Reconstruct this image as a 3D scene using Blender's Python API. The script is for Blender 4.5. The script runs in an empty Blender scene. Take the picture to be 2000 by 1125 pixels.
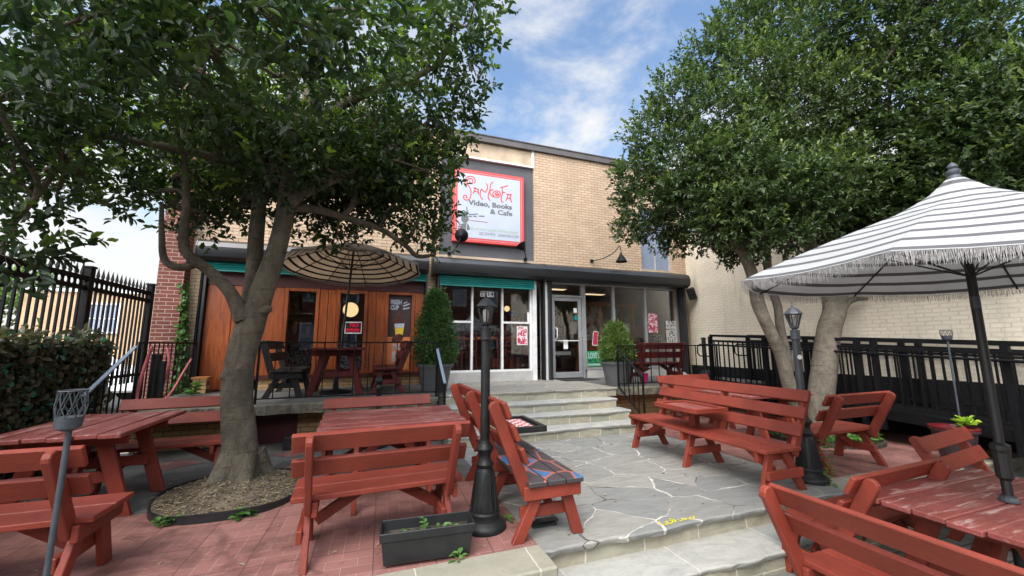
import bpy, bmesh, math, random
import numpy as np
from mathutils import Vector, Matrix
random.seed(7); RNG = np.random.default_rng(11)
R = math.radians
sc = bpy.context.scene
col = sc.collection
# ------------------------------------------------------------------ camera
HC, FOC = 1.47, 770.0
PITCH, ROLL, YAW = R(8.17), R(-0.16), R(-20.02)
def _cam():
    cy, sy = math.cos(YAW), math.sin(YAW); cp, sp = math.cos(PITCH), math.sin(PITCH); cr, sr = math.cos(ROLL), math.sin(ROLL)
    Rz = np.array([[cy, sy, 0], [-sy, cy, 0], [0, 0, 1]]); base = np.array([[1, 0, 0], [0, 0, -1], [0, 1, 0]], float)
    Rx = np.array([[1, 0, 0], [0, cp, sp], [0, -sp, cp]]); Rr = np.array([[cr, -sr, 0], [sr, cr, 0], [0, 0, 1]])
    return Rr @ Rx @ base @ Rz
CR = _cam()
cam = bpy.data.objects.new('camera', bpy.data.cameras.new('camera'))
col.objects.link(cam); sc.camera = cam
cam.data.sensor_width = 36; cam.data.lens = FOC / 2000 * 36; cam.data.clip_start = 0.05; cam.data.clip_end = 2000
m = Matrix.Identity(4)
for i in range(3):
    m[i][0] = CR[0][i]; m[i][1] = -CR[1][i]; m[i][2] = -CR[2][i]
m[2][3] = HC
cam.matrix_world = m
def at(x, y, Y):      # photograph point at world depth Y, as a world position
    v = CR.T @ np.array([(x - 1000) / FOC, (y - 562.5) / FOC, 1.0]); t = Y / v[1]
    return (v[0] * t, Y, HC + v[2] * t)
# ------------------------------------------------------------------ world, sun, exposure
SUN_EL, SUN_AZ = R(52), R(224)          # azimuth measured clockwise from +Y: behind the viewer, to the left
world = bpy.data.worlds.new("World"); sc.world = world; world.use_nodes = True
nt = world.node_tree; nt.nodes.clear()
def WN(t, **k):
    n = nt.nodes.new(t)
    for a, b in k.items(): setattr(n, a, b)
    return n
out = WN('ShaderNodeOutputWorld'); mixs = WN('ShaderNodeMixShader')
sky = WN('ShaderNodeTexSky', sky_type='NISHITA', sun_disc=False, sun_elevation=SUN_EL, sun_rotation=SUN_AZ, air_density=1.3, dust_density=0.6, ozone_density=2.5)
b1 = WN('ShaderNodeBackground'); b1.inputs[1].default_value = 0.102
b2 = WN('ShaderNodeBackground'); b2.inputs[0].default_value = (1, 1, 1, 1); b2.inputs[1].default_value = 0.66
hs = WN('ShaderNodeHueSaturation'); hs.inputs['Saturation'].default_value = 1.06
tc = WN('ShaderNodeTexCoord'); sep = WN('ShaderNodeSeparateXYZ')
nt.links.new(tc.outputs['Generated'], sep.inputs[0])
def MA(op, a, b=None, c=None):
    n = WN('ShaderNodeMath', operation=op)
    for i, v in enumerate((a, b, c)):
        if v is None: continue
        if isinstance(v, (int, float)): n.inputs[i].default_value = v
        else: nt.links.new(v, n.inputs[i])
    return n.outputs[0]
zc = MA('ADD', MA('MAXIMUM', sep.outputs[2], 0.0), 0.22)
cx = MA('DIVIDE', sep.outputs[0], zc); cyy = MA('DIVIDE', sep.outputs[1], zc)
cmb = WN('ShaderNodeCombineXYZ'); nt.links.new(cx, cmb.inputs[0]); nt.links.new(cyy, cmb.inputs[1]); cmb.inputs[2].default_value = 9.2
no = WN('ShaderNodeTexNoise'); no.inputs['Scale'].default_value = 3.0; no.inputs['Detail'].default_value = 9; no.inputs['Roughness'].default_value = 0.62; no.inputs['Distortion'].default_value = 0.25
nt.links.new(cmb.outputs[0], no.inputs['Vector'])
low = WN('ShaderNodeMapRange'); low.inputs[1].default_value = 0.0; low.inputs[2].default_value = 0.45; low.inputs[3].default_value = 0.36; low.inputs[4].default_value = 0.0
nt.links.new(sep.outputs[2], low.inputs[0])
mr = WN('ShaderNodeMapRange', interpolation_type='SMOOTHSTEP'); mr.inputs[1].default_value = 0.38; mr.inputs[2].default_value = 0.70; mr.inputs[3].default_value = 0.04; mr.inputs[4].default_value = 0.97
nt.links.new(MA('ADD', no.outputs[0], low.outputs[0]), mr.inputs[0])
nt.links.new(sky.outputs[0], hs.inputs['Color']); nt.links.new(hs.outputs[0], b1.inputs[0])
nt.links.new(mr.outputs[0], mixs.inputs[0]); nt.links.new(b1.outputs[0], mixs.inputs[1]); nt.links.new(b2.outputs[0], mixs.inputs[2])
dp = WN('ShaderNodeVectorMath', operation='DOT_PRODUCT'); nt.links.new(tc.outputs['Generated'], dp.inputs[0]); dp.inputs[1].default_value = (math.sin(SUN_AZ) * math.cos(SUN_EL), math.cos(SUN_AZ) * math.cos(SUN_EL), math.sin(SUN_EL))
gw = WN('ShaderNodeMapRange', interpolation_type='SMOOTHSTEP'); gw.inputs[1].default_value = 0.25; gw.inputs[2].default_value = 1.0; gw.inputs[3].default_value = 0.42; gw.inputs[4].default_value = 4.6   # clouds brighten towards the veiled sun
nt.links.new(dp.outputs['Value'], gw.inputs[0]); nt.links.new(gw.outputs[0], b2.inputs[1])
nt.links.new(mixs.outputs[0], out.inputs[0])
sun = bpy.data.objects.new('sun', bpy.data.lights.new('sun', 'SUN')); col.objects.link(sun)
sun.data.energy = 1.2; sun.data.angle = R(26); sun.data.color = (1.0, 0.95, 0.88)
sd = Vector((math.sin(SUN_AZ) * math.cos(SUN_EL), math.cos(SUN_AZ) * math.cos(SUN_EL), math.sin(SUN_EL)))
sun.rotation_euler = (-sd).to_track_quat('-Z', 'Y').to_euler(); sun.location = sd * 40
sc.view_settings.view_transform = 'Standard'; sc.view_settings.look = 'None'; sc.view_settings.gamma = 1; sc.view_settings.use_curve_mapping = False
sc.view_settings.exposure = 1.24
cy = sc.cycles; cy.max_bounces = 8; cy.transparent_max_bounces = 12; cy.diffuse_bounces = 4; cy.glossy_bounces = 4
# ------------------------------------------------------------------ materials
def lin(r, g, b): return tuple((c / 255 / 12.92) if c / 255 <= .04045 else ((c / 255 + .055) / 1.055) ** 2.4 for c in (r, g, b))
class NT:
    def __init__(s, name):
        s.m = bpy.data.materials.new(name); s.m.use_nodes = True; s.t = s.m.node_tree
        s.p = s.t.nodes['Principled BSDF']; s.o = s.t.nodes['Material Output']
    def n(s, t, ins=None, **k):
        x = s.t.nodes.new(t)
        for a, b in k.items(): setattr(x, a, b)
        for a, b in (ins or {}).items(): s.set(x.inputs[a], b)
        return x
    def set(s, sock, v):
        if isinstance(v, bpy.types.NodeSocket): s.t.links.new(v, sock)
        elif isinstance(v, bpy.types.Node): s.t.links.new(v.outputs[0], sock)
        elif isinstance(v, (tuple, list)) and len(v) == 3 and sock.type == 'RGBA': sock.default_value = (*v, 1)
        else: sock.default_value = v
    def math(s, op, a, b=0.0, c=0.0):
        return s.n('ShaderNodeMath', {0: a, 1: b, 2: c}, operation=op).outputs[0]
    def mix(s, f, a, b, blend='MIX'):
        x = s.n('ShaderNodeMix', data_type='RGBA', blend_type=blend)
        s.set(x.inputs[0], f); s.set(x.inputs[6], a); s.set(x.inputs[7], b); return x.outputs[2]
    def coord(s, scale=(1, 1, 1), rot=(0, 0, 0), src='Object'):
        c = s.n('ShaderNodeTexCoord'); mp = s.n('ShaderNodeMapping', {0: c.outputs[src]})
        mp.inputs['Scale'].default_value = scale; mp.inputs['Rotation'].default_value = rot; return mp.outputs[0]
    def noise(s, vec, scale, detail=4, rough=.55, dist=0.0):
        return s.n('ShaderNodeTexNoise', {'Vector': vec, 'Scale': scale, 'Detail': detail, 'Roughness': rough, 'Distortion': dist}).outputs[0]
    def ramp(s, f, a, b, lo=0.0, hi=1.0):
        return s.n('ShaderNodeMapRange', {0: f, 1: a, 2: b, 3: lo, 4: hi}, interpolation_type='SMOOTHSTEP').outputs[0]
    def bump(s, h, strength=.3, dist=.01, normal=None):
        b = s.n('ShaderNodeBump', {'Height': h, 'Strength': strength, 'Distance': dist})
        if normal is not None: s.set(b.inputs['Normal'], normal)
        return b.outputs[0]
    def fin(s, color=None, rough=None, normal=None, metal=None, spec=None):
        if color is not None: s.set(s.p.inputs['Base Color'], color)
        if rough is not None: s.set(s.p.inputs['Roughness'], rough)
        if normal is not None: s.set(s.p.inputs['Normal'], normal)
        if metal is not None: s.set(s.p.inputs['Metallic'], metal)
        if spec is not None: s.set(s.p.inputs['Specular IOR Level'], spec)
        return s.m
def plain(name, c, rough=.6, var=.25, scale=6, bump=.15, bscale=60, metal=0.0, spec=.5, stretch=(1, 1, 1), bdist=.004):
    t = NT(name); v = t.coord(stretch); f = t.noise(v, scale, 5)
    dark = tuple(x * (1 - var) for x in c); light = tuple(min(1, x * (1 + var * .7)) for x in c)
    cc = t.mix(t.ramp(f, .3, .7), dark, light); f2 = t.noise(v, bscale, 3)
    return t.fin(cc, t.ramp(f2, .2, .8, rough - .06, min(1, rough + .08)), t.bump(f2, bump, bdist), metal, spec)
def painted_wood(name, c, worn, wear=.62, rough=.5, axis=0):
    t = NT(name); st = [7, 7, 7]; st[axis] = .8
    v0 = t.coord(); v = t.coord(tuple(st))
    oi = t.n('ShaderNodeObjectInfo').outputs['Random']
    g = t.noise(v, 6, 6, .6, .4); big = t.noise(v0, 2.6, 4); fine = t.noise(v, 26, 3)
    cc = t.mix(t.ramp(big, .3, .7), tuple(x * .78 for x in c), tuple(x * 1.12 for x in c))
    cc = t.mix(t.math('MULTIPLY', t.ramp(fine, .45, .75), .3), cc, tuple(x * .55 for x in c))
    chip = t.noise(v0, 38, 5, .7); w = t.noise(v, 3.1, 7, .7, .6); up = t.n('ShaderNodeSeparateXYZ', {0: t.n('ShaderNodeNewGeometry').outputs['Normal']}).outputs[2]
    wm = t.math('MULTIPLY', t.ramp(w, wear, wear + .1), t.ramp(up, .4, .9, .25, 1.0))
    cc = t.mix(wm, cc, worn); streak = t.noise(t.coord(tuple(x * 1.6 for x in st)), 5, 6, .65, .3); cc = t.mix(t.ramp(streak, .55, .78, 0, .45), cc, tuple(x * .5 for x in c)); cc = t.mix(t.ramp(streak, .22, .42, .35, 0), cc, tuple(min(1, x * 1.35 + .01) for x in c))
    cc = t.mix(t.math('MULTIPLY', t.ramp(chip, .70, .74), t.ramp(w, .42, .55, 0, .9)), cc, worn)
    cc = t.mix(1.0, cc, t.mix(oi, (.86, .86, .86), (1.08, 1.05, 1.03)), 'MULTIPLY')
    h = t.math('ADD', g, t.math('MULTIPLY', fine, .5))
    return t.fin(cc, t.ramp(fine, .2, .8, rough - .1, rough + .12), t.bump(h, .42, .005), 0, .32)
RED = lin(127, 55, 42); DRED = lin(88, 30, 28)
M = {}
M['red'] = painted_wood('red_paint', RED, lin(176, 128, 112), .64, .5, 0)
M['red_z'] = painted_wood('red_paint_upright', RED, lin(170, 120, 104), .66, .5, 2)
M['red_top'] = painted_wood('red_table_paint_sheen', lin(134, 72, 67), lin(176, 146, 140), .53, .40, 0)  # table paint greyed purple: sky sheen put into the colour, over real wear
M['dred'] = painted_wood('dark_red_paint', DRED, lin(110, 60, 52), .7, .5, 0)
M['blk_wood'] = painted_wood('black_wood_paint', lin(34, 34, 32), lin(70, 68, 64), .7, .5, 0)
M['iron'] = plain('black_iron', (.005, .005, .006), .55, .3, 12, .12, 90, 0, .18)
M['iron_matte'] = plain('black_powder_coat', (.011, .0115, .012), .5, .4, 9, .15, 110, 0, .35)
M['dark_pole'] = plain('dark_wood_pole', (.010, .0095, .009), .55, .3, 9, .15, 60)
M['lamp_grey'] = plain('weathered_lamp_paint', lin(62, 66, 72), .5, .35, 5, .15, 60)
M['alu'] = plain('brushed_aluminium', (.47, .48, .50), .38, .1, 4, .05, 200, .55)
M['white_paint'] = plain('white_paint', (.72, .72, .71), .5, .1, 4, .08, 80)
M['grey_paint'] = plain('grey_paint', (.42, .41, .39), .6, .15, 3, .1, 80)
M['stucco'] = plain('tan_stucco', lin(186, 166, 142), .9, .2, 3, .6, 70, bdist=.01)
M['panel_grey'] = plain('charcoal_panel', lin(78, 79, 84), .75, .12, 2, .1, 90)
M['coping'] = plain('dark_roof_coping', lin(84, 80, 80), .55, .15, 3, .05, 60)
M['housing'] = plain('shutter_housing', (.013, .014, .017), .36, .2, 2, .04, 90, 0, .6)
M['teal'] = plain('teal_shutter', lin(22, 128, 122), .4, .15, 3, .05, 90)
M['stone_edge'] = plain('rough_stone', lin(108, 104, 90), .9, .45, 5, .9, 22, bdist=.02)
M['planter_grey'] = plain('grey_pot', lin(74, 75, 77), .5, .12, 4, .08, 120)
M['planter_black'] = plain('black_plastic', (.016, .017, .018), .42, .25, 8, .08, 120)
M['white_plastic'] = plain('white_plastic', (.78, .78, .76), .4, .05, 4, .02, 80)
M['paper'] = plain('white_paper', (.75, .74, .72), .8, .08, 5, .02, 80)
M['soil'] = plain('soil', (.055, .04, .028), .95, .6, 18, 1, 60, bdist=.02)
M['rubber_mat'] = plain('black_doormat', (.012, .012, .012), .9, .3, 20, .4, 200)
M['interior'] = plain('interior_wall', (.24, .21, .18), .85, .2, 2, .1, 40)
M['interior_floor'] = plain('interior_floor', (.22, .16, .11), .5, .3, 3, .1, 40)
M['ceiling'] = plain('interior_ceiling', (.6, .58, .55), .9, .1, 2, .1, 40)
M['oak'] = plain('oak_wood', lin(176, 116, 62), .5, .3, 3, .1, 40, stretch=(1, 1, 8))
M['orange_wood'] = plain('orange_wood_top', lin(206, 118, 60), .4, .2, 3, .1, 40)
M['dark_shelf'] = plain('dark_shelf', (.04, .028, .02), .6, .3, 3, .1, 40)
M['pink'] = plain('magenta_pot', lin(205, 20, 110), .45, .1, 4, .05, 60)
M['pink_pipe'] = plain('pink_hose', lin(196, 98, 104), .5, .2, 4, .05, 60)
M['red_pot'] = plain('red_glazed_pot', lin(96, 20, 30), .3, .25, 4, .05, 60)
M['pot_side'] = plain('dark_pot_side', lin(58, 40, 44), .5, .3, 4, .05, 60)
M['skin'] = plain('skin', lin(120, 80, 60), .6, .1, 4, .05, 60)
M['cloth_grey'] = plain('grey_cloth', lin(150, 150, 148), .9, .15, 6, .2, 90)
M['cloth_dark'] = plain('dark_teal_cloth', lin(46, 62, 66), .9, .15, 6, .2, 90)
M['cloth_blue'] = plain('blue_cloth', lin(40, 70, 150), .85, .15, 6, .2, 90)
M['s_red'] = plain('sign_red', lin(200, 72, 68), .5, .06, 3, .02, 80)
M['s_white'] = plain('sign_white', lin(172, 179, 193), .5, .04, 2, .02, 80)
M['s_grey'] = plain('sign_grey', lin(96, 98, 98), .5, .05, 3, .02, 80)
M['s_green'] = plain('sign_green', lin(140, 165, 130), .5, .05, 3, .02, 80)
M['s_line'] = plain('sign_line', lin(140, 40, 60), .5, .05, 3, .02, 80)
M['p_brown'] = plain('poster_brown', lin(58, 42, 42), .5, .1, 3, .02, 80)
M['p_orange'] = plain('poster_orange', lin(214, 128, 74), .5, .1, 3, .02, 80)
M['p_bean'] = plain('poster_bean', lin(92, 44, 34), .5, .3, 9, .02, 80)
M['p_yellow'] = plain('poster_yellow', lin(222, 190, 60), .5, .1, 3, .02, 80)
M['green_sign'] = plain('green_sign', lin(40, 150, 92), .5, .08, 3, .02, 80)
M['crimson'] = plain('crimson_print', lin(170, 44, 72), .6, .2, 12, .02, 80)
M['black_ink'] = plain('black_ink', (.01, .01, .01), .6, .1, 3, .02, 80)
M['yellow_paint'] = plain('yellow_paint', lin(214, 200, 40), .6, .1, 3, .02, 80)
M['hl_blue'] = plain('blue_rail_paint', lin(110, 126, 146), .35, .2, 6, .05, 80)
M['asphalt'] = plain('asphalt', (.05, .05, .05), .95, .3, 3, .5, 90, bdist=.01)
M['ramp_black'] = plain('black_ramp_steel', (.005, .005, .006), .5, .3, 5, .08, 60, 0, .18)
M['maroon'] = plain('maroon_door_paint', lin(70, 16, 22), .5, .2, 4, .08, 60)
M['car_white'] = plain('white_car_paint', (.75, .76, .78), .25, .03, 2, 0, 60)
M['car_dark'] = plain('dark_car_paint', (.03, .032, .04), .25, .1, 2, 0, 60)
M['tyre'] = plain('tyre_rubber', (.02, .02, .02), .85, .2, 9, .2, 60)
M['hose'] = plain('coiled_cable', (.02, .022, .025), .5, .2, 9, .05, 60)
M['mulch'] = None
def emis(name, c, s):
    t = NT(name); e = t.n('ShaderNodeEmission', {0: c, 1: s}); t.t.links.new(e.outputs[0], t.o.inputs[0]); return t.m
M['globe'] = emis('lit_globe', (1.0, .74, .36), .52)
M['ceil_lamp'] = emis('lit_diffuser', (1.0, .76, .46), .55)
M['neon'] = emis('red_led', (1.0, .03, .08), .22)
def brick(name, c1, c2, mortar, axis='x', bw=.2032, bh=.0677, ms=.010, rough=.85, bump=.5, bulk=0.0, dark=None, stain=.25):
    t = NT(name); g = t.n('ShaderNodeTexCoord').outputs['Object']; s = t.n('ShaderNodeSeparateXYZ', {0: g})
    cb = t.n('ShaderNodeCombineXYZ', {0: s.outputs[0] if axis == 'x' else s.outputs[1], 1: s.outputs[2]})
    b = t.n('ShaderNodeTexBrick', {'Vector': cb.outputs[0], 'Color1': c1, 'Color2': c2, 'Mortar': mortar, 'Scale': 1.0, 'Mortar Size': ms / 2, 'Mortar Smooth': .15, 'Bias': 0.0, 'Brick Width': bw, 'Row Height': bh})
    n1 = t.noise(g, 1.3, 5); n2 = t.noise(g, 70, 4)
    cc = t.mix(t.math('MULTIPLY', t.ramp(n1, .35, .75), stain), b.outputs[0], tuple(x * .45 for x in c1))
    cc = t.mix(t.math('MULTIPLY', t.ramp(n2, .4, .8), .25), cc, tuple(x * .6 for x in c1))
    run = t.noise(t.coord((2.6, 2.6, .22)), 2.4, 6, .65, .3); cc = t.mix(t.ramp(run, .54, .74, 0, .38), cc, tuple(x * .5 for x in c1)); pat = t.noise(g, .8, 4, .6, .5); cc = t.mix(t.ramp(pat, .5, .62, 0, .22), cc, tuple(min(1, x * 1.25) for x in c2))
    h = t.math('ADD', t.math('MULTIPLY', b.outputs['Fac'], -1.0), t.math('MULTIPLY', n2, .35))
    if bulk: h = t.math('ADD', h, t.math('MULTIPLY', t.noise(g, 14, 4), bulk))
    if dark is not None:
        m_ = t.ramp(s.outputs[2], dark - .004, dark + .004, 1.0, 0.0); cc = t.mix(m_, cc, (.010, .010, .011))
    return t.fin(cc, rough, t.bump(h, bump, .008), 0, .3)
M['tan_brick'] = brick('tan_brick', lin(196, 172, 146), lin(182, 157, 132), lin(112, 94, 78), 'x', ms=.011)
M['tan_brick_y'] = brick('tan_brick_return', lin(224, 182, 136), lin(208, 164, 120), lin(132, 100, 74), 'y', ms=.011)
M['cream_brick'] = brick('cream_painted_brick', lin(232, 220, 198), lin(227, 214, 191), lin(217, 203, 180), 'y', ms=.014, bump=1.0, bulk=.9, dark=.90, stain=.16)
M['red_brick'] = brick('red_brick', lin(116, 66, 56), lin(96, 54, 47), lin(160, 140, 128), 'x', ms=.012)
M['red_brick_y'] = brick('red_brick_return', lin(138, 72, 60), lin(112, 56, 48), lin(160, 140, 128), 'y', ms=.012)
M['row_brick'] = brick('rowhouse_brick', lin(120, 62, 50), lin(100, 52, 44), lin(120, 100, 90), 'x', ms=.012)
M['far_brick'] = brick('far_tan_brick', lin(206, 176, 140), lin(196, 164, 130), lin(180, 150, 120), 'x', ms=.012)
M['base_brick'] = brick('base_brick', lin(182, 150, 108), lin(160, 128, 90), lin(96, 76, 58), 'x', ms=.012)
def flag(name, axis='xy', scale=2.1, pale=True, tint=(1, 1, 1), seed=0.0):
    t = NT(name); v = t.n('ShaderNodeTexCoord').outputs['Object']
    warp = t.noise(v, 3.0, 3); ad = t.n('ShaderNodeVectorMath', {0: v, 1: t.n('ShaderNodeVectorMath', {0: t.n('ShaderNodeTexNoise', {'Vector': v, 'Scale': 2.6, 'Detail': 3}).outputs[1], 1: (.22, .22, 0)}, operation='MULTIPLY').outputs[0]}, operation='ADD')
    mp = t.n('ShaderNodeMapping', {0: ad.outputs[0]}); mp.inputs['Location'].default_value = (seed, seed * .7, 0); mp.inputs['Scale'].default_value = (.82, 1.15, 1)
    e = t.n('ShaderNodeTexVoronoi', {'Vector': mp.outputs[0], 'Scale': scale, 'Randomness': 1.0}, voronoi_dimensions='2D', feature='DISTANCE_TO_EDGE')
    c = t.n('ShaderNodeTexVoronoi', {'Vector': mp.outputs[0], 'Scale': scale, 'Randomness': 1.0}, voronoi_dimensions='2D', feature='F1')
    hue = t.n('ShaderNodeSeparateColor', {0: c.outputs['Color']})
    a = tuple(x * y for x, y in zip(lin(132, 131, 126), tint)); b_ = tuple(x * y for x, y in zip(lin(148, 145, 136), tint)); d = tuple(x * y for x, y in zip(lin(124, 125, 123), tint))
    base = t.mix(hue.outputs[0], a, b_); base = t.mix(t.ramp(hue.outputs[1], .55, .8, 0, .8), base, d)
    streak = t.noise(t.coord((1.0, 4.5, 1.0), (0, 0, .5)), 3.2, 7, .65, .8)
    base = t.mix(t.ramp(streak, .35, .75, 0, .5), base, tuple(x * .5 for x in a))
    base = t.mix(t.math('MULTIPLY', t.ramp(t.noise(v, 30, 4), .5, .8), .3), base, tuple(x * .55 for x in a))
    wv = t.math('ADD', .003, t.math('MULTIPLY', t.ramp(t.noise(v, 4, 4), .3, .75), .034))
    joint = t.ramp(t.math('DIVIDE', e.outputs['Distance'], wv), .55, .9, 1.0, 0.0)
    js = t.ramp(t.noise(v, 1.9, 4), .40, .52)
    jc = t.mix(js, lin(66, 62, 56), lin(196, 190, 180))
    jm = t.math('MULTIPLY', joint, t.ramp(t.noise(v, 2.7, 4), .36, .56, .25, .95))
    cc = t.mix(jm, base, jc)
    h = t.math('ADD', t.math('MULTIPLY', joint, -.7), t.math('MULTIPLY', streak, .7))
    return t.fin(cc, t.ramp(streak, .3, .7, .5, .78), t.bump(h, .5, .012), 0, .4)
M['flag'] = flag('flagstone')
M['flag_deck'] = flag('deck_flagstone', scale=1.5, tint=(1.05, 1.0, .95), seed=4.3)
def slabs(name, c1, c2, mortar, w, h, axis='xy', off=.5, ms=.012, streaky=.5):
    t = NT(name); v = t.n('ShaderNodeTexCoord').outputs['Object']; s = t.n('ShaderNodeSeparateXYZ', {0: v})
    cb = t.n('ShaderNodeCombineXYZ', {0: s.outputs[0], 1: s.outputs[1] if axis == 'xy' else s.outputs[2]})
    wv = t.n('ShaderNodeVectorMath', {0: cb.outputs[0], 1: t.n('ShaderNodeVectorMath', {0: t.n('ShaderNodeTexNoise', {'Vector': v, 'Scale': 4.0}).outputs[1], 1: (.05, .02, 0)}, operation='MULTIPLY').outputs[0]}, operation='ADD')
    b = t.n('ShaderNodeTexBrick', {'Vector': wv.outputs[0], 'Color1': c1, 'Color2': c2, 'Mortar': mortar, 'Scale': 1.0, 'Mortar Size': ms / 2, 'Mortar Smooth': .3, 'Bias': -.1, 'Brick Width': w, 'Row Height': h}, offset=off, squash=.7, squash_frequency=3)
    n1 = t.noise(t.coord((1, 2, 3), (.3, .2, .4)), 3.4, 8, .65, 1.0); n2 = t.noise(v, 40, 4)
    cc = t.mix(t.ramp(n1, .35, .75, 0, streaky), b.outputs[0], tuple(x * .5 for x in c1))
    cc = t.mix(t.ramp(n2, .45, .8, 0, .3), cc, tuple(x * .6 for x in c1))
    hh = t.math('ADD', t.math('MULTIPLY', b.outputs['Fac'], -.8), t.math('ADD', t.math('MULTIPLY', n1, .8), t.math('MULTIPLY', n2, .25)))
    return t.fin(cc, .8, t.bump(hh, .55, .012), 0, .35)
M['riser'] = slabs('step_riser_stone', lin(150, 150, 134), lin(170, 160, 138), lin(206, 198, 180), .55, .30, 'xz', ms=.016)
M['tread'] = slabs('step_tread_stone', lin(152, 154, 150), lin(170, 166, 156), lin(196, 190, 180), .95, .6, 'xy')
M['cap'] = slabs('border_stone', lin(146, 142, 126), lin(158, 150, 134), lin(190, 182, 168), 1.1, 5.0, 'xy', ms=.012, streaky=.35)
def pavers(name, c1, c2, joint, tile=.41, stain=.55):
    t = NT(name); v = t.n('ShaderNodeTexCoord').outputs['Object']
    mp = t.n('ShaderNodeMapping', {0: v}); mp.inputs['Rotation'].default_value = (0, 0, R(2))
    ck = t.n('ShaderNodeTexChecker', {'Vector': mp.outputs[0], 'Scale': 1 / tile}).outputs['Fac']
    rot = t.n('ShaderNodeMapping', {0: mp.outputs[0]}); rot.inputs['Rotation'].default_value = (0, 0, R(90))
    kw = {'Color1': c1, 'Color2': c2, 'Mortar': joint, 'Scale': 1.0, 'Mortar Size': .0028, 'Mortar Smooth': .4, 'Bias': 0.0, 'Brick Width': tile / 2, 'Row Height': tile / 4}
    a = t.n('ShaderNodeTexBrick', {'Vector': mp.outputs[0], **kw}); b = t.n('ShaderNodeTexBrick', {'Vector': rot.outputs[0], **kw})
    cc = t.mix(ck, a.outputs[0], b.outputs[0]); f = t.n('ShaderNodeMix', {0: ck, 2: a.outputs['Fac'], 3: b.outputs['Fac']}, data_type='FLOAT').outputs[0]
    g = t.n('ShaderNodeTexBrick', {'Vector': mp.outputs[0], 'Color1': (0, 0, 0), 'Color2': (0, 0, 0), 'Mortar': (1, 1, 1), 'Scale': 1.0, 'Mortar Size': .0045, 'Mortar Smooth': .2, 'Brick Width': tile, 'Row Height': tile}, offset=0.0).outputs[1]
    cc = t.mix(t.math('MULTIPLY', g, .8), cc, lin(70, 52, 48))
    big = t.noise(v, 1.7, 6, .62, .5); cc = t.mix(t.ramp(big, .48, .64, 0, min(.85, stain * 1.4)), cc, tuple(x * .36 for x in c1)); spot = t.noise(v, 4.3, 5, .6, .8); cc = t.mix(t.ramp(spot, .62, .68, 0, .6), cc, tuple(x * .3 for x in c1))
    pale = t.noise(v, 2.7, 6, .7, .3); cc = t.mix(t.ramp(pale, .56, .8, 0, .45), cc, lin(172, 140, 132))
    fine = t.noise(v, 55, 4); cc = t.mix(t.ramp(fine, .4, .8, 0, .3), cc, tuple(x * .6 for x in c1))
    h = t.math('ADD', t.math('MULTIPLY', f, -.5), t.math('ADD', t.math('MULTIPLY', g, -1.0), t.math('MULTIPLY', fine, .3)))
    return t.fin(cc, t.ramp(big, .3, .7, .72, .55), t.bump(h, .45, .008), 0, .4)
M['red_paver'] = pavers('red_paver', lin(148, 103, 95), lin(129, 88, 81), lin(160, 130, 122))
M['grey_paver'] = pavers('grey_paver', lin(104, 104, 100), lin(92, 92, 90), lin(120, 118, 112), .46)
M['cobble'] = slabs('cobble_paver', lin(128, 130, 122), lin(112, 114, 110), lin(70, 68, 60), .22, .14, 'xy', ms=.02)
def wood_panel(name):
    t = NT(name); v0 = t.coord(); v = t.coord((9, 9, .7))
    g = t.noise(v, 3, 7, .6, 1.2); f = t.noise(v, 14, 4); big = t.noise(v0, .9, 4)
    cc = t.mix(t.ramp(g, .3, .7), lin(108, 50, 22), lin(158, 82, 37)); cc = t.mix(t.ramp(big, .4, .7, 0, .5), cc, lin(110, 52, 22))
    cc = t.mix(t.ramp(f, .55, .8, 0, .4), cc, lin(70, 30, 12))
    return t.fin(cc, .4, t.bump(g, .2, .004), 0, .5)
M['wood_panel'] = wood_panel('varnished_wood')
M['wood_dark'] = plain('dark_red_frieze', lin(70, 24, 20), .5, .25, 4, .1, 60, stretch=(.6, 1, 6))
def bark(name, c1, c2):
    t = NT(name); v = t.coord((1, 1, .4)); v2 = t.coord((1, 1, 5.0)); v3 = t.coord((1.6, 1.6, .5))
    a = t.noise(v, 6, 8, .7, .8); b = t.noise(v2, 4.5, 7, .65, .7); f = t.noise(t.coord(), 60, 5); big = t.noise(t.coord(), 2.2, 5, .6)
    cr = t.n('ShaderNodeTexVoronoi', {'Vector': t.n('ShaderNodeVectorMath', {0: v3, 1: t.n('ShaderNodeVectorMath', {0: t.n('ShaderNodeTexNoise', {'Vector': v, 'Scale': 9.0}).outputs[1], 1: (.12, .12, .12)}, operation='MULTIPLY').outputs[0]}, operation='ADD').outputs[0], 'Scale': 16.0}, feature='DISTANCE_TO_EDGE').outputs['Distance']
    crack = t.ramp(cr, .0, .09, 1.0, 0.0)
    cc = t.mix(t.ramp(a, .3, .7), c1, c2); cc = t.mix(t.ramp(b, .52, .72, 0, .65), cc, tuple(x * .4 for x in c1)); cc = t.mix(t.ramp(f, .5, .75, 0, .4), cc, tuple(x * .45 for x in c1))
    cc = t.mix(t.math('MULTIPLY', crack, t.ramp(a, .5, .75, .0, .22)), cc, tuple(x * .35 for x in c1))
    cc = t.mix(t.ramp(big, .54, .66, 0, .45), cc, tuple(min(1, x * 1.35) for x in c2)); cc = t.mix(t.ramp(t.noise(t.coord(), 3.3, 6, .7), .60, .7, 0, .45), cc, lin(96, 104, 66))
    h = t.math('ADD', t.math('MULTIPLY', b, 1.0), t.math('ADD', a, t.math('ADD', t.math('MULTIPLY', f, .5), t.math('MULTIPLY', crack, -.12))))
    return t.fin(cc, .92, t.bump(h, .75, .025), 0, .2)
M['bark'] = bark('left_bark', lin(78, 72, 62), lin(112, 104, 90))
M['bark2'] = bark('pale_bark', lin(90, 84, 73), lin(122, 114, 101))
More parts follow.
